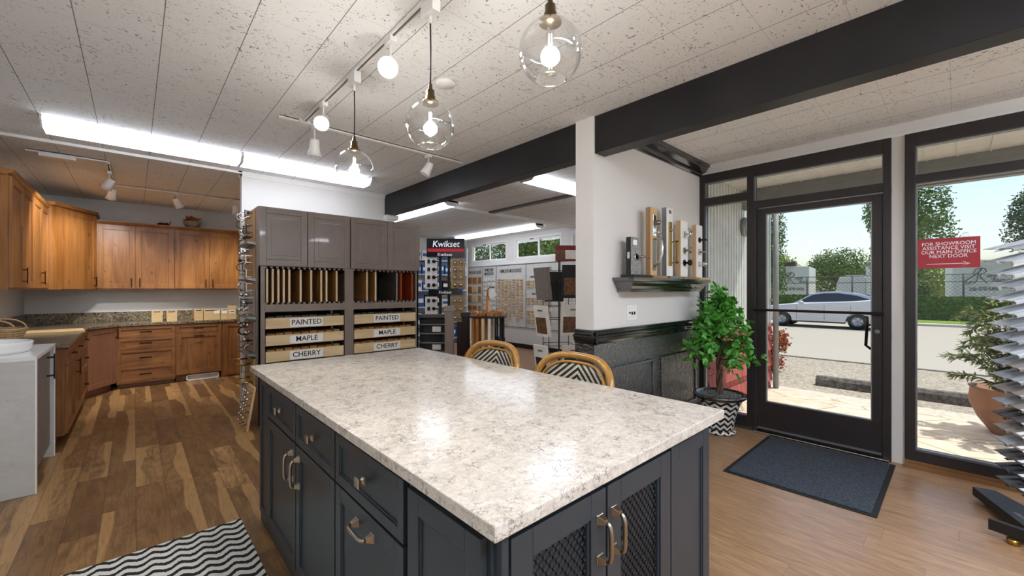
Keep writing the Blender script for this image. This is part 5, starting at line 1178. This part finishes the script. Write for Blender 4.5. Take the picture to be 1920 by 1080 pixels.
# ================================================================ SIDING SAMPLE TOWER (right edge)
t = thing('sample_tower', 'black steel stand carrying fanned siding samples at the right edge', 'display stand', (3.75, -.35, 0))
b = MB(); b.prism([(4.03, -.06), (4.06, -.16), (3.35, -.62), (3.25, -.36)], .03, .085); b.build('base_channel', 'black_matte', t, bevel=.003)
b = MB(frame((3.545, -.12, 0), (-.30, -1, 0), (-1, .3, 0))); b.box(0, .34, 0, .03, .03, .09); b.build('cross_arm', 'black_matte', t, bevel=.002)
MB().box(3.80, 3.90, -.62, -.52, .08, 1.75).build('post', 'black_matte', t)
for p in ((3.48, -.20), (3.97, -.14)): MB().cyl((*p, 0), (*p, .03), .025).build('glide_foot', 'brass', t)
b = MB(frame((3.74, -.22, 0), (-.76, -.40, 0), (.40, -.76, 0)))      # worn, unreadable line of print on the base
for k in range(13): b.box(k*.016, k*.016+(.011 if k % 3 else .007), -.012, .012 if k % 2 else .006, .085, .0856)
b.build('worn_print', 'steel_grey', t)
FW, RT = Vector((.677, .736, 0)), Vector((.736, -.677, 0))
mats = ['siding_pale', 'siding_grey', 'siding_taupe', 'siding_dark', 'siding_slate']
for nme, c in zip(mats, ('#b9bfc2', '#92969a', '#857f78', '#4b4a49', '#2f343a')): plain(nme, c, .3, 0, .5, var=.03)
order = [0, 0, 0, 0, 0, 0, 0, 1, 0, 1, 1, 2, 1, 3, 2, 1, 3, 4, 3, 4]
nums = words+['eleventh', 'twelfth', 'thirteenth', 'fourteenth', 'fifteenth', 'sixteenth', 'seventeenth', 'eighteenth', 'nineteenth', 'last']
NR = 19
for i in range(NR):
    f_ = i/(NR-1); P = Vector((3.80-.10*f_, -.10-.045*f_, 1.615-1.33*f_)); up = .27-.17*max(0, (f_-.75)/.25)
    D = (RT-FW*(.15+.1*f_)+VZ*up).normalized(); Cd = (-FW*(1-.0*f_)+RT*.05*f_-VZ*(-.04+.32*f_)).normalized(); Tn = D.cross(Cd).normalized(); Tn = Tn if Tn.z > 0 else -Tn
    t2 = thing('siding_sample', ('topmost' if i == 0 else 'lowest' if i == NR-1 else nums[i]+' from the top')+' of the fanned siding samples on the black tower', 'siding sample', P, None, 'fanned siding samples')
    for half in (0, 1):
        m = MB(Matrix(((D[0], Cd[0], Tn[0], P[0]), (D[1], Cd[1], Tn[1], P[1]), (D[2], Cd[2], Tn[2], P[2]), (0, 0, 0, 1))))
        c0 = half*.066; e0 = half*.012
        top = [(0, 0), (.022, .001), (.034, -.004), (.058, -.004), (.068, -.010), (.068, -.020), (.058, -.026), (.046, -.024)]
        pr = top+[(a-.001, z-.005) for a, z in top[::-1][2:]]
        pr = [(c0+a, z-half*.010) for a, z in pr]; n = len(pr); L = .46
        vs = [(e0, a, z) for a, z in pr]+[(L, a, z) for a, z in pr]
        m.add(vs, [tuple(range(n)), tuple(range(2*n-1, n-1, -1))]+[(k, (k+1) % n, (k+1) % n+n, k+n) for k in range(n)])
        m.build('siding_board', mats[order[i]] if half == 0 or i % 3 else mats[min(4, order[i]+1)], t2)
        if i > 13 and half == 1:
            m2 = MB(m.M); m2.box(.02, .06, c0+.018, c0+.045, -half*.010-.002, -half*.010+.0005); m2.build('sticker', 'label_white', t2)
# ================================================================ STORE ROOM BEHIND
def local_thing(name, lab, cat, loc, rot, group=None): return thing(name, lab, cat, loc, rot, group)
# --- lock brand tower
RY = math.radians(-40)
t = local_thing('lock_tower', 'tall black lock display tower with a red-striped lettered header', 'display stand', (3.91, 5.92, 0), RY)
k_ = .0091; lx = lambda p: (p-836)*k_; lz = lambda y: 1.37-(y-543)*k_
Mf = lambda x, y, z: frame((x, y, z), VX, -VY)
MB().box(lx(803), lx(872), -.16, .20, lz(483), lz(449)).build('header', 'display_black', t, bevel=.004)
MB().box(lx(805), lx(871), -.164, -.16, lz(474), lz(468)).build('red_stripe', 'ink_red', t)
text('header_lettering', 'Kwikset', .145, Mf(lx(838), -.165, lz(460)), 'ink_white', t, bold=.0015, shear=.15, sx=.95)
text('small_lettering', 'Kwikset', .075, Mf(lx(836), -.165, lz(479)), 'ink_white', t, bold=.0008, shear=.15)
for x in (826, 842): MB().box(lx(x)-.022, lx(x)+.022, -.03, .01, 0, lz(483)).build('pole', 'black_matte', t)
MB().box(lx(806), lx(868), -.13, -.10, lz(553), lz(543)).build('middle_sign', 'display_black', t); text('middle_lettering', 'Kwikset', .065, Mf(lx(836), -.131, lz(548)), 'ink_white', t, bold=.0008, shear=.15)
for i, (a, c, za, zc, m) in enumerate(((800, 822, 542, 484, 'paper'), (847, 873, 541, 486, 'board_tan'), (800, 822, 600, 556, 'paper'), (847, 872, 602, 556, 'board_tan'))):
    bo = MB().box(lx(a), lx(c), -.13, -.11, lz(za), lz(zc)).build('lock_board', m, t); rnd = random.Random(i)
    rows = 4 if i < 2 else 3; zz = [lz(za+(zc-za)*(r+.5)/rows) for r in range(rows)]
    for r, z in enumerate(zz):
        for s in (.3, .72):
            x = lx(a)+(lx(c)-lx(a))*s
            if m == 'paper':
                if s < .5: MB().box(x-.022, x+.022, -.145, -.13, z-.03, z+.03).build('keypad', 'black_matte', bo)
                else: MB().lathe([(0, 0), (.03, 0), (.03, .012), (.012, .014), (.012, .05), (0, .05)], (x, -.13, z), -VY, 14).tube([(x, -.175, z), (x+.07, -.17, z)], .008, 8).build('lever', 'dark_bronze', bo)
            else: MB().lathe([(0, 0), (.034, 0), (.03, .02), (.014, .03), (.028, .05), (0, .06)], (x, -.13, z), -VY, 14).build('knob', 'chrome', bo)
MB().box(lx(800), lx(872), -.16, .2, 0, .12).build('base', 'display_black', t)
# --- slatted black rack and newel posts
RS = math.radians(-42)
def at(u, r, z=0): p = FW*u+RT*r; return (p.x, p.y, z)
t = local_thing('accessory_rack', 'low black slatted rack of lock packages beside the grey newel post', 'display rack', (2.66+.0, 4.62, 0), RS)
t.location = (2.93, 4.72, 0)
MB().box(-.20, .17, .05, .07, 0, 1.03).build('rack_back', 'black_matte', t)
MB().box(-.21, .18, -.06, .07, 1.0, 1.04).build('rack_top', 'taupe_dark', t)
for k in range(6): MB().box(-.20, .17, -.03, .05, .30+k*.12, .312+k*.12).build('rack_rail', 'steel_grey', t)
for k in range(5): MB().box(-.02, .09, .0, .045, .33+k*.12, .40+k*.12).build('package', 'paper' if k != 3 else 'display_black', t)
def newel(loc, w, h, mat, lab, panel=0):
    t = thing('newel_post', lab, 'newel post', loc, RS, 'stair newel posts'); MB().box(-w/2, w/2, -w/2, w/2, 0, h-.07).build('shaft', mat, t, bevel=.004)
    MB().box(-w/2-.012, w/2+.012, -w/2-.012, w/2+.012, h-.07, h).build('cap', mat, t, bevel=.004)
    if panel: MB().box(-w/2-panel, -w/2, -.03, .03, 0, h-.12).build('side_panel', mat, t)
    return t
newel((2.94, 4.37, 0), .105, 1.165, 'taupe_paint', 'grey painted square newel post')
newel((3.09, 4.22, 0), .10, 1.085, 'espresso', 'dark espresso square newel post with a side panel', .06)
# --- round baluster stand
c = Vector((3.165, 3.88, 0)); t = thing('baluster_stand', 'round stand with wooden and black iron balusters hanging from its rim', 'display stand', c, 0)
MB().lathe([(0, 1.035), (.225, 1.035), (.232, 1.045), (.225, 1.06), (0, 1.06)], n=40).build('round_top', 'espresso', t)
MB().lathe([(0, .05), (.21, .05), (.21, .09), (0, .09)], n=36).build('round_base', 'espresso', t); MB().cyl((0, 0, 0), (0, 0, 1.24), .028).build('centre_post', 'honey', t)
for k in range(16):
    a = 2*PI*k/16+.2; p = Vector((.195*math.cos(a), .195*math.sin(a), 0)); iron = p.dot(RT) > .06
    b = MB()
    if iron: b.box(p.x-.008, p.x+.008, p.y-.008, p.y+.008, .09, 1.035); b.ball((p.x, p.y, .70 if k % 2 else .76), .022, 10, (1, 1, 1.6))
    else: b.lathe([(.018, .09), (.018, .30), (.010, .33), (.020, .42), (.013, .62), (.011, .70), (.019, .73), (.012, .75), (.019, .78), (.019, 1.035)], (p.x, p.y, 0), VZ, 12)
    b.build('baluster', 'black_matte' if iron else ('honey', 'maple_v', 'primed', 'honey')[k % 4], t)
for k in range(12):
    a = 2*PI*k/12; p = Vector((.17*math.cos(a), .17*math.sin(a), 1.06)); tt = thing('rosette_block', 'scalloped wood rosette block in the ring on the round baluster stand', 'wood block', c+p, a, 'rosette blocks on the baluster stand')
    MB().prism([(-.04, 0), (.04, 0), (.045, .03), (.03, .05), (.012, .04), (0, .055), (-.012, .04), (-.03, .05), (-.045, .03)], -.02, .02, 0).build('block', 'honey', tt)
t = thing('handrail_sample', 'short upright handrail sample with a tilted white card on the baluster stand', 'sample', c+Vector((0, 0, 1.24)), RS)
MB().box(-.022, .022, -.02, .02, 0, .05).cyl((.0, 0, .05), (.0, 0, .14), .012).build('rail_piece', 'honey', t); MB().tube([(0, 0, .13), (.03, 0, .16), (.08, 0, .15)], .006).build('wire_arm', 'black_matte', t)
MB(Matrix.Rotation(-.5, 4, 'Y')).box(.03, .13, -.004, .004, .0, .09).build('card', 'label_white', t)
# --- moulding boards on the far wall (x = 6.7)
Mw = frame((6.698, 0, 0), -VY, -VX)
def board(ya, yb, title, sub, lab):
    t = thing('moulding_board', lab, 'sample board', (6.69, (ya+yb)/2, .49), None, 'moulding sample boards on the store room wall')
    MB(Mw).box(-ya+.006, -yb-.006, 0, .014, .49, 1.96).build('backboard', 'board_white', t)
    b = MB(Mw); b.box(-ya-.004+.006, -ya+.010, .0, .018, .49, 1.96).box(-ya, -yb, 0, .018, .484, .492); b.build('edge_strip', 'steel_grey', t)
    text('title', title, .12 if '\n' not in title else .115, frame((6.68, (ya+yb)/2, 1.82), -VY, -VX), 'ink_black', t, sx={'T': .42, 'P': .55, 'H': .60, 'M': .8}[title[0]], bold=.0012)
    return t
cache = {}
def chip(t, y, z, w, h, mat, d=.03, name='moulding_sample'):
    key = (name, round(w, 3), round(h, 3), mat)
    if key not in cache:
        m = MB(); m.prism([(0, -h/2), (-d, -h/2+.012), (-d, h/2-.006), (-d*.4, h/2), (0, h/2)], -w/2, w/2, 1); me_o = m.build(name, mat, None); cache[key] = me_o.data; bpy.data.objects.remove(me_o)
    o = bpy.data.objects.new(name, cache[key]); COL.objects.link(o); o.parent = t; o.location = Vector((6.684, y, z))-Vector(t.location)
t = board(9.05, 8.42, 'TONGUE AND GROOVE', '', 'leftmost moulding board with large brown tongue and groove chips')
rnd = random.Random(2)
for r in range(4):
    for k in range(3): chip(t, 8.93-k*.21, 1.61-r*.24, .15 if k < 2 else .10, .17 if r < 3 else .12, rnd.choice(['maple_dark', 'honey', 'board_tan']) if (k != 1 or r not in (1, 2)) else 'maple', name='plank_sample')
t = board(8.41, 7.86, 'PRIMED MDF\nMOULDINGS', '', 'narrow moulding board with white primed samples')
for r in range(8):
    for k in range(3): chip(t, 8.28-k*.17, 1.62-r*.12, .09, .07 if (r+k) % 3 else .10, 'primed')
t = board(7.85, 6.80, 'HEMLOCK MOULDINGS', '', 'widest moulding board covered in seven columns of tan hemlock samples')
for k in range(7):
    z = 1.64
    for r in range(14):
        h = rnd.choice([.035, .04, .05, .05, .075]); z -= h/2+.011; chip(t, 7.74-k*.135, z, .085, h, rnd.choice(['fir', 'maple_v', 'oak_light'])); z -= h/2+.012
t = board(6.79, 5.75, 'MOULDINGS', '', 'moulding board with three small headed groups of samples')
for s, z in (('MAPLE & CHERRY', 1.66), ('MAHOGANY', 1.27), ('OAK', .97)): text('heading', s, .07, frame((6.68, 6.42, z), -VY, -VX), 'ink_black', t, bold=.0006, sx=.8)
for z0, rows, cols in ((1.56, 3, 4), (1.17, 3, 6), (.87, 5, 6)):
    for r in range(rows):
        for k in range(cols): chip(t, 6.70-k*.13, z0-r*.062, .085, .045, rnd.choice(['fir', 'maple_v', 'oak_light']))
t = board(5.74, 4.9, 'MOULDINGS', '', 'moulding board behind the brochure rack')
for r in range(10):
    for k in range(5): chip(t, 5.62-k*.14, 1.6-r*.085, .09, .05, 'primed')
# --- brochure rack
t = thing('brochure_rack', 'black wire rack of brochures with a maroon header card by the pillar', 'brochure rack', (3.04, 2.63, 0), RS+.12)
b = MB(); b.tube([(0, 0, 0), (0, 0, 1.66)], .008, 8)
for z in (.35, .72, 1.09, 1.43):
    q = .13; b.tube([(-q, -q, z), (q, -q, z), (q, q, z), (-q, q, z)], .0035, 6, True); b.tube([(-q, -q, z+.12), (q, -q, z+.12), (q, q, z+.12), (-q, q, z+.12)], .003, 6, True)
for sx in (-.13, .13):
    for sy in (-.13, .13): b.tube([(sx, sy, .05), (sx, sy, 1.58)], .004, 6)
b.tube([(-.2, 0, .012), (.2, 0, .012)], .01); b.tube([(0, -.2, .012), (0, .2, .012)], .01)
b.build('wire_frame', 'black_matte', t)
h = MB().box(-.06, .17, -.10, -.095, 1.64, 1.79).build('header_card', 'maroon', t); MB().box(-.05, .03, -.102, -.1005, 1.655, 1.745).build('card_photo', 'photo_brown', h); MB().box(.035, .165, -.102, -.1005, 1.66, 1.745).build('card_text', 'paper', h)
t_loc = Vector((3.04, 2.63, 0))
def leaflet(x, y, z, w, h, lab, m1, m2, ang=0, lean=.12, th=.02):
    R = Matrix.Rotation(RS+.12, 4, 'Z') @ Matrix.Translation((x, y, z)) @ Matrix.Rotation(ang, 4, 'Z') @ Matrix.Rotation(lean, 4, 'X')
    p = thing('brochure', lab, 'brochure', t_loc, (0, 0, 0), 'brochures in the wire rack')
    MB(R).box(-w/2, w/2, 0, th, 0, h).build('cover', m1, p); MB(R).box(-w/2+.02, w/2-.02, -.002, -.0005, h*.1, h*.62).build('cover_photo', m2, p)
    if m1 == 'paper': MB(R).box(-.03, .04, -.002, -.0005, h*.82, h*.87).build('cover_print', 'steel_grey', p)
leaflet(.09, -.16, 1.29, .21, .31, 'black brochure with a small framed picture, top tier right', 'black_matte', 'photo_brown')
leaflet(.09, -.16, .94, .23, .29, 'white brochure with a wide brown house photo, middle tier right', 'paper', 'photo_brown')
leaflet(.09, -.16, .56, .21, .29, 'white brochure with a dark photo, lower tier right', 'paper', 'photo_dark')
leaflet(-.17, -.05, 1.27, .19, .31, 'grey-brown stack of brochures leaning in the top tier left', 'grain_grey', 'grain_grey', -1.1, .14, .04)
leaflet(-.17, -.05, .92, .19, .30, 'white brochure with a narrow brown photo, middle tier left', 'paper', 'photo_brown', -1.1, .16, .03)
leaflet(-.17, -.05, .54, .19, .30, 'white brochure with black and white stripes, lower tier left', 'paper', 'photo_dark', -1.1, .16, .03)
leaflet(-.02, .12, 1.25, .19, .30, 'dark brochure in the back of the top tier', 'photo_dark', 'black_matte')
# --- goods shelf on the back wall
t = thing('store_shelving', 'white wall shelving of blue packages at the back of the store room', 'shelving', (5.7, 8.9, 0))
for x in (4.9, 6.45): MB().box(x-.015, x+.015, 8.75, 9.09, 0, 2.45).build('upright', 'white_metal', t)
MB().box(4.9, 6.45, 9.07, 9.09, 0, 2.45).build('back_panel', 'board_white', t)
zs = (.15, .55, .95, 1.35, 1.75, 2.1)
for z in zs: MB().box(4.9, 6.45, 8.75, 9.08, z-.02, z).build('shelf_board', 'white_metal', t)
rnd = random.Random(6); nm = ('lowest', 'second lowest', 'third lowest', 'fourth lowest', 'fifth lowest', 'top')
for zi, z in enumerate(zs):
    x = 4.95
    while x < 6.3:
        w = rnd.uniform(.14, .24); h = rnd.uniform(.18, .30); m = rnd.choice(['blue_pack', 'blue_light', 'paper', 'blue_pack', 'display_black']); cn = {'blue_pack': 'blue', 'blue_light': 'pale blue', 'paper': 'white', 'display_black': 'black'}[m]
        p = thing('product_box', '%s package on the %s shelf of the white wall shelving' % (cn, nm[zi]), 'package', (x+w/2, 8.8, z), None, 'packages on the back wall shelving')
        MB().box(x, x+w, 8.78, 9.0, z, z+h).build('carton', m, p); MB().box(x+.02, x+w-.02, 8.776, 8.779, z+h*.35, z+h*.7).build('carton_label', 'label_white' if m != 'paper' else 'blue_pack', p); x += w+.03
